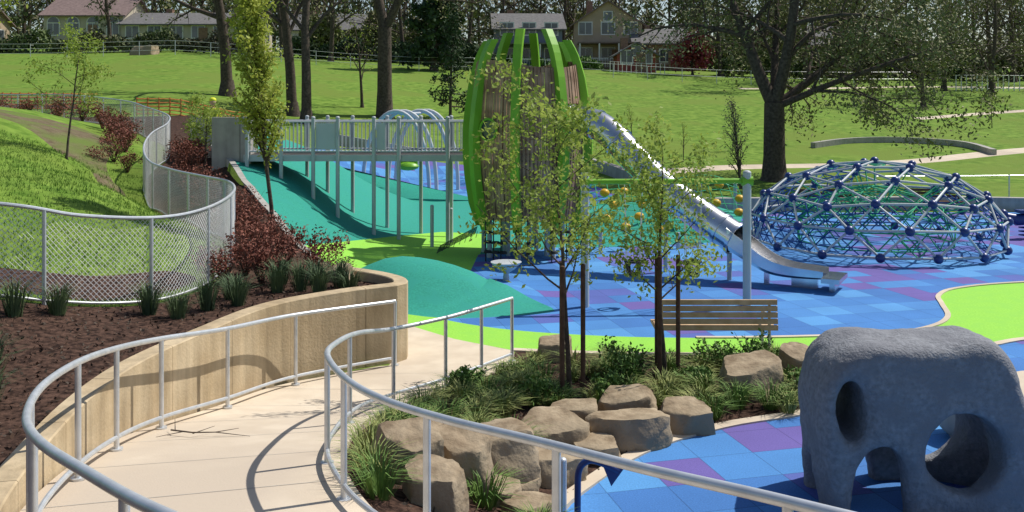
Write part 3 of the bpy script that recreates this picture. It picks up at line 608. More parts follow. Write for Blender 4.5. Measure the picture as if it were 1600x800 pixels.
# ------------------------------------------------------------ houses
def house(name,x,y,w,d,hw,hr,rz,wm,rm,storeys=1,ridge='x',wins=4,arch=False,dz=0,porch=False):
    e=empty(name); z=H(x,y)-.3+dz; e.location=(x,y,z); e.rotation_euler[2]=rz
    b=MB(); b.box((0,0,hw/2-1),(w,d,hw+2))
    if ridge=='x':
        for s in (-1,1): b.face([(s*w/2,-d/2,hw),(s*w/2,d/2,hw),(s*w/2,0,hw+hr)])
    else:
        for s in (-1,1): b.face([(-w/2,s*d/2,hw),(w/2,s*d/2,hw),(0,s*d/2,hw+hr)])
    b.obj('walls',[wm],False,e)
    b=MB(); o=.45; t=.14
    if ridge=='x':
        for s in (-1,1):
            k=hr/(d/2); y1=s*(d/2+o); z1=hw-k*o
            P=[(-w/2-o,y1,z1),(w/2+o,y1,z1),(w/2+o,0,hw+hr),(-w/2-o,0,hw+hr)]; Q=[(a,c,h+t) for a,c,h in P]
            b.face(P);b.face(Q)
            for i in range(4): b.face([P[i],P[(i+1)%4],Q[(i+1)%4],Q[i]])
    else:
        for s in (-1,1):
            k=hr/(w/2); x1=s*(w/2+o); z1=hw-k*o
            P=[(x1,-d/2-o,z1),(x1,d/2+o,z1),(0,d/2+o,hw+hr),(0,-d/2-o,hw+hr)]; Q=[(a,c,h+t) for a,c,h in P]
            b.face(P);b.face(Q)
            for i in range(4): b.face([P[i],P[(i+1)%4],Q[(i+1)%4],Q[i]])
    b.obj('roof',[rm],False,e,recalc=True)
    b=MB(); g=MB()
    for s in range(storeys):
        zc=.3+1.35+s*2.7
        for i in range(wins):
            xx=-w/2+w*(i+.5)/wins; ww=min(1.3,w/wins*.55)
            b.box((xx,-d/2-.03,zc),(ww+.24,.08,1.45)); g.box((xx,-d/2-.06,zc),(ww,.06,1.2))
            b.box((xx,-d/2-.10,zc),(.06,.03,1.2))
            if arch:
                pts=[(xx+math.cos(a)*(ww/2+.12),-d/2-.07,zc+.72+math.sin(a)*(ww/2+.12)) for a in np.linspace(0,math.pi,10)]; b.face(pts)
                pts=[(xx+math.cos(a)*(ww/2),-d/2-.09,zc+.72+math.sin(a)*(ww/2)) for a in np.linspace(0,math.pi,10)]; g.face(pts)
        for i in range(2):
            b.box((w/2+.03,-d/4+i*d/2,zc),(.08,1.2,1.4)); g.box((w/2+.06,-d/4+i*d/2,zc),(.06,1.0,1.2))
    if ridge=='y': b.box((0,-d/2-.03,hw+hr*.35),(1.0,.08,1.1)); g.box((0,-d/2-.06,hw+hr*.35),(.8,.06,.9))
    b.obj('window_frames',[M_white],False,e); g.obj('windows',[M_glass],False,e)
    b=MB(); b.box((w*.12,-d/2-.05,1.05),(.95,.09,2.1)); b.obj('door',[M_brick],False,e)
    b=MB(); b.box((-w*.25,d*.1,hw+hr*.9),(.7,.7,1.5)); b.obj('chimney',[M_brick],False,e)
    if porch:
        b=MB(); b.box((0,-d/2-1.2,2.7),(w*.9,2.4,.15),mat=1)
        for i in range(4): b.box((-w*.42+i*w*.28,-d/2-2.3,1.3),(.15,.15,2.7))
        for i in range(24): b.box((-w*.42+i*w*.84/23,-d/2-2.3,.6),(.05,.05,.9))
        b.box((0,-d/2-2.3,1.08),(w*.86,.08,.08)); b.obj('porch',[M_white,rm],False,e)
    return e
house('cream_house',-46,107,8.5,8,3.2,2.0,0,M_cream,M_roofp,1,'x',4,True,dz=.2)
house('ranch_house',-34.5,106,14,8,2.5,1.4,0,M_cream,M_roofg,1,'x',6,dz=.1)
house('blue_house',1.6,105,7.0,8,4.4,1.8,0.05,M_blue,M_roofg,2,'x',3,dz=-.3,porch=True)
house('tan_house',10.4,106,7.2,8,4.8,2.4,-.05,M_tan,M_roofp,2,'y',3,dz=0,porch=True)
house('brick_house',16,103,6.2,6,3.0,1.5,0,M_brick,M_roofg,1,'x',3)
house('red_shed',12.2,96,3.8,3.5,1.9,1.1,0,M_redb,M_roofg,1,'y',2)
house('white_house',-22,116,9,8,3,2,0,M_white,M_roofg,1,'x',4)
house('garden_house',37,114,9,8,3.5,2.2,0,M_tan,M_roofg,1,'x',4)
house('garden_house',-62,106,9,8,3,2,0,M_tan,M_roofp,1,'x',4)
# ------------------------------------------------------------ thin fences
def pfence(name,P,h,sp,r=.03,rails=(1.0,),mat=None,n=60):
    P,L=resample(np.array(cr(P,6)),n); z=Hm(P[:,0],P[:,1]); mb=MB()
    for k in rails: mb.tube([(a,b,c+h*k) for (a,b),c in zip(P,z)],r*.5,5)
    s=np.linspace(0,L,n); q=0
    while q<=L:
        x=np.interp(q,s,P[:,0]);y=np.interp(q,s,P[:,1]);zz=np.interp(q,s,z); mb.tube([(x,y,zz-.1),(x,y,zz+h+.03)],r,6); q+=sp
    mb.obj(name,[mat or M_galv])
pfence('field_fence',[(-62,80),(-40,82),(-20,84),(-3,86)],1.2,3,.03,(1,.66,.33))
pfence('field_fence',[(-3,86),(15,84),(35,84)],1.2,3,.03,(1,.5))
pfence('park_fence',[(12.5,33),(18,33.5),(26,36),(40,44)],1.05,2.4,.03,(1,.05))
pfence('stair_railing',[(9.5,93),(12,91),(15,92)],1.0,.5,.03,(1,.1),M_white)
pfence('white_fence',[(37,80),(42,81),(50,82)],1.3,.5,.05,(1,.15),M_white)
mb=MB()
for x0,w_,k,yy in ((-17,.5,5,43.5),(-24,.4,6,44.5)):
    for i in range(k*2):
        for j in range(5): mb.tube([(x0+i*w_,yy,H(x0+i*w_,yy)+.1+j*.17),(x0+i*w_+w_,yy,H(x0+i*w_+w_,yy)+.1+j*.17)],.025,4)
        mb.tube([(x0+i*w_,yy,H(x0+i*w_,yy)),(x0+i*w_,yy,H(x0+i*w_,yy)+.85)],.03,4)
mb.obj('orange_barrier_fence',[M_orange],False)
def lowwall(name,P,h,t,m,z0=None,drop=.5):
    P=np.array(cr(P,8)); Tn=np.gradient(P,axis=0);Tn/=np.linalg.norm(Tn,axis=1)[:,None];Nn=np.stack([-Tn[:,1],Tn[:,0]],1)
    z=Hm(P[:,0],P[:,1]) if z0 is None else np.full(len(P),z0)
    mb=MB(); rows=[np.c_[P+Nn*t/2,z-drop],np.c_[P+Nn*t/2,z+h],np.c_[P-Nn*t/2,z+h],np.c_[P-Nn*t/2,z-drop]]
    for a,b in zip(rows[:-1],rows[1:]): mb.strip(a,b)
    for e_ in (0,-1): mb.face([r[e_] for r in rows])
    mb.obj(name,[m],False,recalc=True)
lowwall('seat_wall',[(6.4,31.6),(10,31.8),(15,32),(20,31)],.45,.35,M_grey)
lowwall('concrete_wall',[(16.3,52),(19,53.8),(22,54),(24.6,52.5),(25,49.8)],.3,.3,M_grey)
lowwall('concrete_wall',[(-9,44.8),(-3,45.5),(3,44),(5,40)],.5,.3,M_grey)
lowwall('concrete_wall',[(-6.72,24.2),(-6.9,25.6)],.0,.25,M_grey,3.25,2)
lowwall('concrete_wall',[(-6.85,24.35),(-7.6,24.5)],.0,.25,M_grey,3.24,2)
lowwall('concrete_wall',[(-7.0,25.8),(-8.3,27.3),(-10.0,30.2)],.0,.25,M_grey,3.18,2)
# ------------------------------------------------------------ play tower
TX,TY=.36,23.0
tw=empty('play_tower')
bz=[.75,1.2,1.8,2.4,3.0,3.6,4.2,4.8]; brr=[1.16,1.24,1.31,1.35,1.36,1.33,1.27,1.18]
oz=[.6,1.2,1.8,2.4,3.0,3.6,4.2,4.7,5.0,5.4]; orr=[1.22,1.42,1.52,1.57,1.57,1.50,1.40,1.26,1.12,.86]
def rad(z): return float(np.interp(z,bz,brr))
def frad(z): return float(np.interp(z,oz,orr))
A0=-101.5
mb=MB()
for k in range(8):
    a=math.radians(A0+k*45); ca,sa=math.cos(a),math.sin(a); ta=(-sa,ca)
    top=5.33 if k in (0,1,4,5) else 5.1
    zl=np.linspace(.66,top,26); wd=.095
    rows=[]
    for z in zl:
        ro=frad(z); ri=ro-.19
        rows.append([(TX+ca*q+ta[0]*w,TY+sa*q+ta[1]*w,z) for q,w in ((ri,-wd),(ro,-wd),(ro,wd),(ri,wd))])
    for i in range(len(rows)-1):
        for j in range(4):
            mb.face([rows[i][j],rows[i][(j+1)%4],rows[i+1][(j+1)%4],rows[i+1][j]])
    mb.face(rows[0]);mb.face(rows[-1])
    for z in (1.5,3.0,4.2): mb.tube([(TX+ca*(rad(z)-.1),TY+sa*(rad(z)-.1),z),(TX+ca*(frad(z)-.1),TY+sa*(frad(z)-.1),z)],.03,6)
mb.obj('fins',[M_green],False,tw,recalc=True)
mb=MB(); ns=92; WA=math.radians(-131)
for k in range(ns):
    a=2*math.pi*k/ns; ca,sa=math.cos(a),math.sin(a); ta=(-sa,ca)
    zt=4.52+.1*math.sin(a*2+.6)
    ad=abs((a-WA+math.pi)%(2*math.pi)-math.pi)
    segs=[(.9,zt)]
    wr=.24
    if ad*1.3<wr:
        hh=math.sqrt(wr*wr-(ad*1.3)**2); segs=[(.9,3.0-hh),(3.0+hh,zt)]
    ad2=abs((a-math.radians(-36)+math.pi)%(2*math.pi)-math.pi)
    if ad2*1.28<.36: segs=[(.9,2.8),(3.6,zt)]
    ad3=abs((a-math.radians(143)+math.pi)%(2*math.pi)-math.pi)
    if ad3*1.28<.45: segs=[(.9,2.3),(3.9,zt)]
    for z0,z1 in segs:
        zl=np.linspace(z0,z1,10); A1=[];B1=[];A2=[];B2=[]
        for z in zl:
            r=rad(z)-.03+.012*((k*7)%3)
            for q,w,LL in ((r,-.035,A1),(r,.035,B1),(r-.03,-.035,A2),(r-.03,.035,B2)): LL.append((TX+ca*q+ta[0]*w,TY+sa*q+ta[1]*w,z))
        mb.strip(A1,B1);mb.strip(A2,B2);mb.strip(A1,A2);mb.strip(B1,B2)
mb.obj('slats',[M_slat],False,tw)
mb=MB()
for z in (1.0,2.3,3.4,4.4):
    r=rad(z)-.12; mb.tube([(TX+math.cos(a)*r,TY+math.sin(a)*r,z) for a in np.linspace(0,2*math.pi,40)],.03,6)
for z in (1.02,2.3):
    mb.face([(TX+math.cos(a)*(rad(z)-.14),TY+math.sin(a)*(rad(z)-.14),z) for a in np.linspace(0,2*math.pi,33)[:-1]])
mb.obj('decks',[M_dark],False,tw)
mb=MB()
a=WA; rw=rad(3.0)+.02; c=Vector((TX+math.cos(a)*rw,TY+math.sin(a)*rw,3.0)); tv=Vector((-math.sin(a),math.cos(a),0))
mb.tube([c+tv*math.cos(t)*.25+Vector((0,0,math.sin(t)*.25)) for t in np.linspace(0,2*math.pi,28)],.028,8)
mb.obj('porthole',[M_green],True,tw)
mb=MB(); mb.face([c-Vector((math.cos(a),math.sin(a),0))*.03+tv*math.cos(t)*.24+Vector((0,0,math.sin(t)*.24)) for t in np.linspace(0,2*math.pi,24)[:-1]]); mb.obj('porthole_glass',[M_glass],False,tw)
mb=MB()
for k in range(8):
    a=math.radians(A0+k*45); x,y=TX+math.cos(a)*1.06,TY+math.sin(a)*1.06
    mb.tube([(x,y,H(x,y)-.1),(x,y,2.3)],.06,10)
for k in range(7):
    a=math.radians(-90+5+k*50); x,y=TX+math.cos(a)*.55,TY+math.sin(a)*.55; mb.tube([(x,y,-.1),(x,y,1.0)],.05,8)
mb.obj('columns',[M_post],True,tw)
mb=MB()
for i,(x,y) in enumerate([(-.6,21.9),(-.42,21.8),(-.25,21.75),(.1,21.7),(.35,21.65),(.9,21.75),(1.25,22.0)]):
    mb.tube([(x,y,0),(x,y,1.0)],.014,6)
    for z in (.2,.42,.64): mb.tube([(x+.05*((-1)**int(z*10)),y,z),(x+.05*((-1)**int(z*10)),y,z+.05)],[.10,.08],12)
mb.obj('pod_climber',[M_black],True,tw)
# ------------------------------------------------------------ slide
sl=empty('tube_slide')
SP=np.array(cr([(1.15,22.4,3.22),(1.7,22.1,3.2),(2.15,21.75,2.98),(2.65,21.25,2.45),(3.3,20.6,1.78),(4.0,20.05,1.24),(4.55,19.6,.86)],6))
mb=MB(); P=[tuple(p) for p in SP]; mb.tube(P,.33,22,0,False); mb.tube(P,.31,22,0,False); mb.obj('tube',[M_steel],True,sl)
mb2=MB()
for i in list(range(3,len(P)-1,6))+[len(P)-1]:
    T=Vector(P[min(i+1,len(P)-1)])-Vector(P[max(i-1,0)]); T.normalize(); a=Vector(P[i]); mb2.tube([a-T*.03,a+T*.03],.357,22,0,False); mb2.tube([a-T*.03,a-T*.028],[.325,.357],22,0,False); mb2.tube([a+T*.028,a+T*.03],[.357,.315],22,0,False)
mb2.obj('collars',[M_steel],True,sl)
CH=np.array(cr([(4.5,19.63,.87),(4.85,19.4,.62),(5.15,19.2,.42),(5.5,18.98,.33),(6.1,18.65,.31)],6))
Tn=np.gradient(CH[:,:2],axis=0);Tn/=np.linalg.norm(Tn,axis=1)[:,None];Nn=np.stack([-Tn[:,1],Tn[:,0]],1)
sec=[(-.34,.26),(-.31,.26),(-.30,-.12),(-.2,-.24),(0,-.28),(.2,-.24),(.30,-.12),(.31,.26),(.34,.26)]
mb=MB(); rows=[]
for j,(w,hz) in enumerate(sec):
    fall=np.linspace(1,.35,len(CH))
    rows.append(np.c_[CH[:,0]+Nn[:,0]*w,CH[:,1]+Nn[:,1]*w,CH[:,2]+(hz*fall*.9 if hz>0 else hz*np.linspace(1,.35,len(CH)))])
for a,b in zip(rows[:-1],rows[1:]): mb.strip(a,b)
rz=math.atan2(Tn[-1][1],Tn[-1][0])
mb.obj('chute',[M_steel],True,sl)
mb=MB(); e=CH[-1]; mb.box((e[0]+.14,e[1]-.07,.24),(.34,.9,.09),rz); mb.box((e[0]+.14,e[1]-.07,.1),(.1,.5,.22),rz); mb.box((e[0]-.35,e[1]+.2,.1),(.5,.1,.26),rz)
mb.box((5.1,19.2,.12),(.1,.1,.5),rz)
mb.obj('exit_seat',[M_steel],False,sl)
mb=MB()
for p in ((3.3,20.6,1.45),(4.45,19.65,.55)): mb.tube([(p[0],p[1],-.1),p],.05,10)
mb.obj('supports',[M_post],True,sl)
# ------------------------------------------------------------ bridge
br=empty('play_bridge'); D=2.3
mb=MB(); mb.box((-3.8,24.6,D-.06),(5.8,1.25,.12)); mb.obj('deck',[M_dark],False,br)
mb=MB(); mb.box((-3.8,23.96,D-.07),(5.8,.04,.16)); mb.box((-3.8,25.24,D-.07),(5.8,.04,.16)); mb.obj('edge_beams',[M_post],False,br)
mb=MB()
for y,xs in ((23.9,(-6.6,-5.75,-4.95,-4.34,-3.44,-2.82,-1.6)),(25.3,(-6.6,-5.4,-4.86,-4.2,-3.29,-2.4,-1.6))):
    for x in xs:
        mb.tube([(x,y,H(x,y)-.2),(x,y,D+.92)],.05,10); mb.ball((x,y,D+.94),.055,sc=(1,1,.7))
mb.obj('posts',[M_post],True,br)
mb=MB()
for y in (23.97,25.23):
    for z in (D+.1,D+.84): mb.tube([(-6.6,y,z),(-1.0,y,z)],.022,6)
    x=-6.55
    while x<-1.0:
        mb.tube([(x,y,D+.1),(x,y,D+.84)],.012,5); x+=.1
for x0,x1 in ((-4.95,-4.34),(-3.44,-3.1)):
    mb.box(((x0+x1)/2,23.94,D+.47),(x1-x0-.12,.03,.66))
mb.obj('railing_panels',[M_lgrey],True,br)
# ------------------------------------------------------------ toddler swing
sw=empty('toddler_swing')
mb=MB()
for x,y in ((1.30,17.1),(4.22,17.24)): mb.tube([(x,y,-.1),(x,y,2.38)],.075,16); mb.ball((x,y,2.38),.077,sc=(1,1,.6),seg=16)
mb.obj('posts',[M_post],True,sw)
mb=MB(); mb.tube([(1.30,17.1,2.23),(4.22,17.24,2.23)],.05,12); mb.tube([(1.22,17.1,2.23),(1.38,17.1,2.23)],.085,14); mb.tube([(4.12,17.24,2.23),(4.32,17.24,2.23)],.085,14); mb.obj('crossbar',[M_green],True,sw)
for cx in (2.17,3.23):
    mb=MB()
    for s in (-1,1):
        for t in (-1,1): mb.tube([(cx+s*.16,17.17,2.2),(cx+s*.12,17.17+t*.09,.82)],.009,5)
    mb.obj('chains',[M_galv],True,sw)
    mb=MB(); c=(cx,17.17)
    mb.tube([(c[0]+math.cos(a)*.15,c[1]+math.sin(a)*.13,.80) for a in np.linspace(0,2*math.pi,18)],.022,8)
    for a in np.linspace(0,2*math.pi,5)[:-1]+.5: mb.tube([(c[0]+math.cos(a)*.15,c[1]+math.sin(a)*.13,.8),(c[0]+math.cos(a)*.12,c[1]+math.sin(a)*.1,.6),(c[0],c[1],.54)],.028,6)
    mb.ball((c[0],c[1],.57),.1,sc=(1,1,.45)); mb.obj('bucket_seat',[M_black],True,sw)
ar=empty('arch_swing'); mb=MB()
for k,(x0,y0) in enumerate(((-5.6,36),(-4.9,38.0))):
    for s in (0,1):
        xx=x0+s*.25; mb.tube([(xx+(1.25-1.25*math.cos(t)),y0+.3*s,-.1+3.35*math.sin(t)**.8) for t in np.linspace(0,math.pi,24)],.075,10)
mb.tube([(-4.2,36.0,3.15),(-3.6,38,3.15)],.05,8)
mb.obj('arches',[M_lgrey],True,ar)
mb=MB(); mb.tube([(-4.2,36.5,3.1),(-4.35,36.5,1.2)],.015,5);mb.tube([(-3.7,36.7,3.1),(-3.55,36.5,1.2)],.015,5); mb.obj('chains',[M_galv],True,ar)
mb=MB(); mb.ball((-3.95,36.5,1.15),.42,sc=(1,.7,.4)); mb.box((-3.95,36.65,1.4),(.7,.08,.4)); mb.obj('seat',[M_green],True,ar)
# ------------------------------------------------------------ dome climber (three-frequency geodesic)
dm=empty('dome_climber'); DX,DY,DR,DH=9.1,24.1,3.05,2.05
bm=bmesh.new(); bmesh.ops.create_icosphere(bm,subdivisions=1,radius=1)
nodes={}; edges=set(); faces=[]
def key(p): return (round(p.x,3),round(p.y,3),round(p.z,3))
Fq=3
for f in bm.faces:
    a,b,c=[v.co.copy() for v in f.verts]; g={}
    for i in range(Fq+1):
        for j in range(Fq+1-i):
            p=((a*(Fq-i-j)+b*i+c*j)/Fq).normalized(); p.rotate(Matrix.Rotation(.2,3,'Z')); g[i,j]=key(p); nodes[g[i,j]]=p
    for i in range(Fq):
        for j in range(Fq-i):
            t=(g[i,j],g[i+1,j],g[i,j+1]); faces.append(t)
            if i+j<Fq-1: faces.append((g[i+1,j],g[i+1,j+1],g[i,j+1]))
bm.free()
ZC=-.22
def dp(c,k=1.0): return Vector((DX+c.x*DR*k,DY+c.y*DR*k,.1+max((c.z-ZC)/(1-ZC),0)*DH*(k if k>.9 else k+.08)))
faces=[t for t in faces if min(nodes[k].z for k in t)>ZC]
used=sorted(set(k for t in faces for k in t))
for t in faces:
    for i in range(3): edges.add(tuple(sorted((t[i],t[(i+1)%3]))))
edges=sorted(edges)
mb=MB(); nd=MB(); rb=MB(); rg=MB()
for k in used: nd.ball(dp(nodes[k]),.11,seg=12,rings=8)
for a,b in edges: mb.tube([dp(nodes[a]),dp(nodes[b])],.028,8)
for t in faces:
    vs=[nodes[k] for k in t]; cx=sum(v.x for v in vs)/3; cz=sum(v.z for v in vs)/3
    if R.random()<(.6 if cz>.55 else .15) or abs(cx)<.35 and R.random()<.4: continue
    col=rb if (abs(cx)>.3 or R.random()<.3) else rg
    for s in range(3):
        A_,B_,C_=[dp(vs[(s+i)%3],.985) for i in range(3)]
        for j in range(1,3):
            q=j/3; col.tube([A_.lerp(B_,q),A_.lerp(C_,q)],.0145,4,0,False)
for a,b in edges:
    rg.tube([dp(nodes[a],.62),dp(nodes[b],.62)],.017,4,0,False)
for k in used:
    if nodes[k].z>0: rg.tube([dp(nodes[k]),dp(nodes[k],.62)],.017,4)
mb.obj('bars',[M_post],True,dm); nd.obj('joints',[M_navy],True,dm); rb.obj('blue_net',[M_rope_b],True,dm); rg.obj('green_net',[M_rope_g],True,dm)
nt=empty('net_climber'); mb=MB()
def npnt(u,v): 
    x=1.9+u*4.4; y=22.9+v*2.6+u*1.6; return (x,y,H(x,y)+.35+.9*v*(1-u*.5)+.1*math.sin(u*9))
for i in range(15): mb.tube([npnt(i/14,j/8) for j in range(9)],.011,4,0,False)
for j in range(9): mb.tube([npnt(i/14,j/8) for i in range(15)],.011,4,0,False)
mb.obj('net',[M_rope_g],True,nt)
mb=MB()
for u,v in ((0.05,0),(.5,0),(1,0),(0,1),(.5,1),(1,1)): p=npnt(u,v); mb.tube([(p[0],p[1],H(p[0],p[1])-.1),(p[0],p[1],p[2]+.15)],.05,8)
mb.obj('posts',[M_post],True,nt)
mb=MB()
for u,v in ((.1,.3),(.16,.55),(.2,.1),(.24,.8),(.3,.35),(.34,.6),(.4,.15),(.44,.4),(.12,.8),(.72,.2),(.8,.5),(.86,.8),(.92,.3),(.78,.85),(.66,.7),(.97,.6)):
    p=npnt(u,v); mb.ball((p[0],p[1],p[2]+.04),.13,seg=12,rings=8,sc=(1,1,.85))
mb.obj('pods',[M_yel],True,nt)
mb=MB()
for i in range(8): mb.tube([(-1.75+i*.13,23.4,H(-1.75+i*.13,23.4)+.05+i*.06),(-1.75+i*.13,22.3,H(-1.75+i*.13,22.3)+.05+i*.06)],.007,4)
for j in range(8): mb.tube([(-1.75,22.3+j*.157,H(-1.75,22.3+j*.157)+.05),(-.84,22.3+j*.157,.6)],.007,4)
mb.obj('rope_ramp',[M_black])
for x,y,h in ((-1.95,23.4,1.0),(-1.55,24.4,.85)):
    mb=MB(); z=H(x,y); mb.tube([(x,y,z-.1),(x,y,z+h)],.045,12); mb.ball((x,y,z+h),.045,sc=(1,1,.6)); mb.obj('bollard',[M_post])
mb=MB(); mb.tube([(-.12,19.6,0),(-.12,19.6,.18)],[.07,.05],12); mb.tube([(-.12,19.6,.16),(-.12,19.6,.25),(-.12,19.6,.38)],[.06,.2,.32],18,0,False); mb.tube([(-.12,19.6,.38),(-.12,19.6,.34),(-.12,19.6,.24)],[.32,.29,.12],18,0,True)
mb.obj('spinner_bowl',[M_post])
# ------------------------------------------------------------ bench
bn=empty('park_bench'); mb=MB(); bx=(2.03+3.76)/2; by=13.62; bl=1.73
for i in range(5): mb.box((bx,by+i*-.012,.82-i*.088),(bl,.035,.072))
for i in range(5): mb.box((bx,by+.08+i*.088,.44+i*.004),(bl,.068,.035))
mb.obj('slats',[M_wood],False,bn)
mb=MB()
for x in (2.13,3.66):
    mb.tube([(x,by+.03,0),(x,by+.03,.85)],.022,8); mb.tube([(x,by+.42,0),(x,by+.42,.42)],.022,8); mb.tube([(x,by+.03,.41),(x,by+.46,.41)],.02,8); mb.tube([(x,by+.03,.62),(x,by+.42,.62),(x,by+.42,.42)],.018,8)
mb.obj('frame',[M_post],True,bn)
for bxx,byy in ((10.0,30.2),(13.5,30.3)):
    b2=empty('dark_bench'); mb=MB()
    for i in range(5): mb.box((bxx,byy+i*.09,.45),(1.8,.07,.04))
    for i in range(3): mb.box((bxx,byy+.45,.6+i*.1),(1.8,.04,.07))
    mb.obj('slats',[M_stake],False,b2); mb=MB()
    for s in (-.8,.8): mb.tube([(bxx+s,byy,0),(bxx+s,byy,.43),(bxx+s,byy+.42,.43),(bxx+s,byy+.47,.85)],.025,6)
    mb.obj('legs',[M_black],True,b2)
mb=MB(); x,y=13.6,25.5
mb.tube([(x+.12*math.cos(t*5),y+.12*math.sin(t*5),.05+t*.08) for t in np.linspace(0,5,60)],.02,5)
mb.tube([(x-.55,y,.62),(x-.2,y,.5),(x+.3,y,.52),(x+.6,y,.8)],[.08,.16,.16,.07],10); mb.tube([(x+.4,y-.25,.75),(x+.4,y+.25,.75)],.025,6); mb.ball((x-.55,y,.66),.12); mb.box((x,y,.72),(.35,.3,.08))
mb.obj('spring_rider',[M_navy])
# ------------------------------------------------------------ sculpture
def prism(P,ys,sc=None):
    bm=bmesh.new(); n=len(P); L=[]
    for i,y in enumerate(ys):
        k=sc[i] if sc else 1
        L.append([bm.verts.new((3.76+(x-3.76)*k,y,(.45+(z-.45)*k) if z>.45 else z)) for x,z in P])
    bm.faces.new(L[0]);bm.faces.new(L[-1][::-1])
    for a,b in zip(L[:-1],L[1:]):
        for i in range(n): bm.faces.new((a[i],b[i],b[(i+1)%n],a[(i+1)%n]))
    bmesh.ops.recalc_face_normals(bm,faces=bm.faces)
    me=bpy.data.meshes.new('t'); bm.to_mesh(me); bm.free(); o=bpy.data.objects.new('t',me); scene.collection.objects.link(o); return o
def ell(c,r,sub=3):
    bm=bmesh.new(); bmesh.ops.create_icosphere(bm,subdivisions=sub,radius=1)
    for v in bm.verts: v.co=Vector((c[0]+v.co.x*r[0],c[1]+v.co.y*r[1],c[2]+v.co.z*r[2]))
    me=bpy.data.meshes.new('t'); bm.to_mesh(me); bm.free(); o=bpy.data.objects.new('t',me); scene.collection.objects.link(o); return o
S=[tuple(p) for p in cr([(2.80,-.25),(2.76,.4),(2.74,.95),(2.78,1.22),(2.92,1.42),(3.18,1.52),(3.6,1.51),(4.0,1.53),(4.26,1.54),(4.43,1.40),(4.55,1.1),(4.70,.72),(4.84,.3),(4.88,-.25)],5)]
ysn=[8.42,8.45,8.52,8.65,8.9,9.1,9.3,9.42,9.5]; scn=[.88,.945,.985,1,1,1,.96,.9,.8]
body=prism(S,ysn,scn)
def el2(cx,cz,rx,rz,n=24): return [(cx+math.cos(t)*rx,cz+math.sin(t)*rz) for t in np.linspace(0,2*math.pi,n+1)[:-1]]
def pr0(P,y0=7.5,y1=10.5):
    bm=bmesh.new(); a=[bm.verts.new((x,y0,z)) for x,z in P]; b=[bm.verts.new((x,y1,z)) for x,z in P]; n=len(P)
    bm.faces.new(a);bm.faces.new(b[::-1])
    for i in range(n): bm.faces.new((a[i],b[i],b[(i+1)%n],a[(i+1)%n]))
    bmesh.ops.recalc_face_normals(bm,faces=bm.faces)
    me=bpy.data.meshes.new('t'); bm.to_mesh(me); bm.free(); o=bpy.data.objects.new('t',me); scene.collection.objects.link(o); return o
cuts=[ell((3.8,8.98,.12),(.72,.36,1.0)),pr0(el2(3.02,.93,.125,.27)),pr0([(2.98,-.4),(3.0,.1),(3.08,.42),(3.2,.58),(3.34,.62),(3.44,.5),(3.50,.1),(3.52,-.4)]),pr0(el2(4.0,.57,.36,.35)),
 ell((2.5,8.98,-.05),(.5,.24,.6)),ell((5.15,8.98,.1),(.6,.28,.7)),ell((4.0,8.38,.57),(.44,.13,.43)),ell((3.03,8.42,.95),(.2,.10,.36)),ell((3.25,8.4,.2),(.34,.1,.55))]
for c in cuts:
    m=body.modifiers.new('b','BOOLEAN'); m.operation='DIFFERENCE'; m.object=c; m.solver='EXACT'
m=body.modifiers.new('r','REMESH'); m.mode='VOXEL'; m.voxel_size=.022; m.use_smooth_shade=True
m=body.modifiers.new('s','SMOOTH'); m.iterations=24; m.factor=.8
dg=bpy.context.evaluated_depsgraph_get(); me=bpy.data.meshes.new_from_object(body.evaluated_get(dg))
for c in cuts+[body]: bpy.data.objects.remove(c,do_unlink=True)
bm=bmesh.new(); bm.from_mesh(me); bm.normal_update()
for v in bm.verts:
    p=v.co; v.co=p+v.normal*(noise.noise(p*1.8)*.035+noise.noise(p*5)*.015+noise.noise(p*16)*.006)
bm.to_mesh(me); bm.free(); me.materials.clear(); me.materials.append(M_sculpt)
for p in me.polygons: p.use_smooth=True
o=bpy.data.objects.new('rock_climbing_sculpture',me); scene.collection.objects.link(o)
tb=empty('concrete_table'); tx,ty=5.85,9.9; mb=MB(); mb.tube([(tx,ty,.62),(tx,ty,.63),(tx,ty,.70),(tx,ty,.71)],[.7,.74,.74,.71],30); mb.obj('top',[M_conc],True,tb)
mb=MB(); mb.tube([(tx,ty,0),(tx,ty,.3),(tx,ty,.62)],[.3,.18,.3],20); mb.obj('pedestal',[M_grey],True,tb)
mb=MB(); mb.ball((5.0,10.5,.26),.36,seg=24,rings=14,sc=(1,1,.8)); mb.tube([(5.0,10.5,-.02),(5.0,10.5,.06)],.2,16); mb.obj('ball_seat',[M_grey])
gt=empty('blue_play_bar'); mb=MB(); Y=7.75
mb.tube(cr([(.53,Y,-.1),(.53,Y,.5),(.54,Y,.7),(.6,Y,.775),(.68,Y,.78),(.86,Y,.70)],5),.027,12); mb.obj('tube',[M_navy],True,gt)
mb=MB(); 
P3=[(.72,.775),(.90,.72),(.80,.58)]; a=[(x,Y-.015,z) for x,z in P3]; b=[(x,Y+.015,z) for x,z in P3]; mb.face(a);mb.face(b[::-1])
for i in range(3): mb.face([a[i],b[i],b[(i+1)%3],a[(i+1)%3]])
mb.obj('pennant_panel',[M_navy],False,gt)
mb=MB(); mb.tube([(.41,7.8,-.1),(.41,7.8,.77)],.034,12); mb.ball((.41,7.8,.77),.034,sc=(1,1,.6)); mb.obj('bollard',[M_galv])
mb=MB()
def pz(x,y):
    j=np.hypot(OUTs[:,0]-x,OUTs[:,1]-y).argmin(); j2=np.hypot(INNs[:,0]-x,INNs[:,1]-y).argmin(); return (OUTs[j,2]+INNs[j2,2])/2
tz=pz(-3.0,9.0)+.03
mb.tube([(-3.25,9.15,tz),(-3.0,9.02,tz+.02),(-2.8,9.06,tz+.01),(-2.45,8.98,tz)],[.008,.007,.005,.002],5)
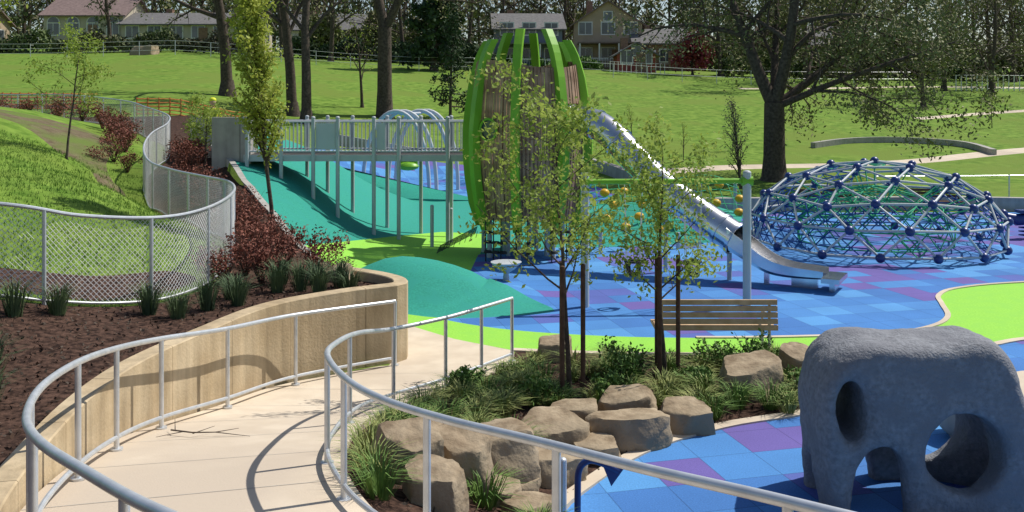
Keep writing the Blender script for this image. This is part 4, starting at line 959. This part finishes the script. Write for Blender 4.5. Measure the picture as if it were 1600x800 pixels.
for a,b in (((-3.0,9.02),(-2.85,9.2)),((-3.1,9.08),(-3.3,8.9)),((-2.8,9.06),(-2.6,9.14)),((-3.2,9.12),(-3.3,9.4))): mb.tube([(a[0],a[1],tz+.01),(b[0],b[1],tz+.02)],[.005,.002],4)
mb.obj('fallen_twig',[M_bark])
# ------------------------------------------------------------ worker in hi-vis
def person(x,y,z):
    e=empty('worker'); V=[(0,0,.95),(0,0,1.15),(0,0,1.38),(0,0,1.5),(.17,0,1.42),(.24,-.03,1.15),(.2,-.2,1.0),(-.17,0,1.42),(-.25,-.02,1.15),(-.22,-.18,.98),(.09,0,.9),(.11,.02,.5),(.11,.05,.08),(.11,-.1,.05),(-.09,0,.9),(-.1,-.03,.5),(-.11,0,.08),(-.11,-.15,.05)]
    E=[(0,1),(1,2),(2,3),(2,4),(4,5),(5,6),(2,7),(7,8),(8,9),(0,10),(10,11),(11,12),(12,13),(0,14),(14,15),(15,16),(16,17)]
    rad_=[.15,.14,.16,.06,.07,.05,.035,.07,.05,.035,.09,.065,.05,.045,.09,.065,.05,.045]
    bm=bmesh.new(); sk=bm.verts.layers.skin.verify(); vs=[]
    for p,r in zip(V,rad_):
        v=bm.verts.new(p); v[sk].radius=(r,r*.8); vs.append(v)
    vs[0][sk].use_root=True
    for a,b in E: bm.edges.new((vs[a],vs[b]))
    me=bpy.data.meshes.new('body'); bm.to_mesh(me); bm.free(); o=bpy.data.objects.new('body',me); scene.collection.objects.link(o)
    o.modifiers.new('s','SKIN'); o.modifiers.new('ss','SUBSURF').levels=2
    dg=bpy.context.evaluated_depsgraph_get(); m2=bpy.data.meshes.new_from_object(o.evaluated_get(dg)); bpy.data.objects.remove(o,do_unlink=True)
    m2.materials.clear(); m2.materials.append(M_hivis); m2.materials.append(M_jean); m2.materials.append(M_skin)
    for p in m2.polygons:
        p.use_smooth=True; c=p.center; p.material_index=1 if (c.z<.95 and abs(c.x)<.19) else (2 if (c.z>1.47 or (c.z<1.1 and abs(c.x)>.18)) else 0)
    o=bpy.data.objects.new('body',m2); scene.collection.objects.link(o); o.parent=e
    mb=MB(); mb.ball((0,-.02,1.66),.105,seg=16,rings=12,sc=(.85,1,1.2)); mb.ball((0,-.125,1.65),.02)
    for s in (-1,1): mb.ball((s*.09,-.01,1.65),.025,sc=(.4,1,1.3))
    mb.obj('head',[M_skin],True,e); mb=MB(); mb.ball((0,0,1.72),.115,seg=16,rings=8,sc=(.95,1.1,.75)); mb.obj('helmet',[M_hivis],True,e)
    e.location=(x,y,z); e.rotation_euler[2]=.4
person(-9.35,30.0,HL(-9.35,30.0)-.02)
# ------------------------------------------------------------ light, sky, camera
w=bpy.data.worlds.new('World'); scene.world=w; w.use_nodes=True; nt_=w.node_tree
bg_=nt_.nodes['Background']; sky=nt_.nodes.new('ShaderNodeTexSky'); sky.sky_type='NISHITA'; sky.sun_disc=False
EL=math.radians(54); AZ=math.radians(60)
sky.sun_elevation=EL; sky.sun_rotation=AZ; nt_.links.new(sky.outputs[0],bg_.inputs[0]); bg_.inputs[1].default_value=.105
sd=bpy.data.lights.new('sun','SUN'); sd.energy=5.0; sd.angle=math.radians(.5); sd.color=(1,.955,.88)
so=bpy.data.objects.new('sun',sd); scene.collection.objects.link(so)
so.rotation_euler=Vector((-math.sin(AZ)*math.cos(EL),-math.cos(AZ)*math.cos(EL),-math.sin(EL))).to_track_quat('-Z','Y').to_euler()
cd=bpy.data.cameras.new('camera'); co=bpy.data.objects.new('camera',cd); scene.collection.objects.link(co)
co.location=(0,0,3.7); co.rotation_euler=(math.radians(90),0,0)
cd.sensor_width=36; cd.lens=33.75; cd.shift_y=-245/1600; cd.clip_end=2000; cd.clip_start=.05
scene.camera=co
scene.view_settings.view_transform='Standard'; scene.view_settings.look='None'; scene.view_settings.exposure=0
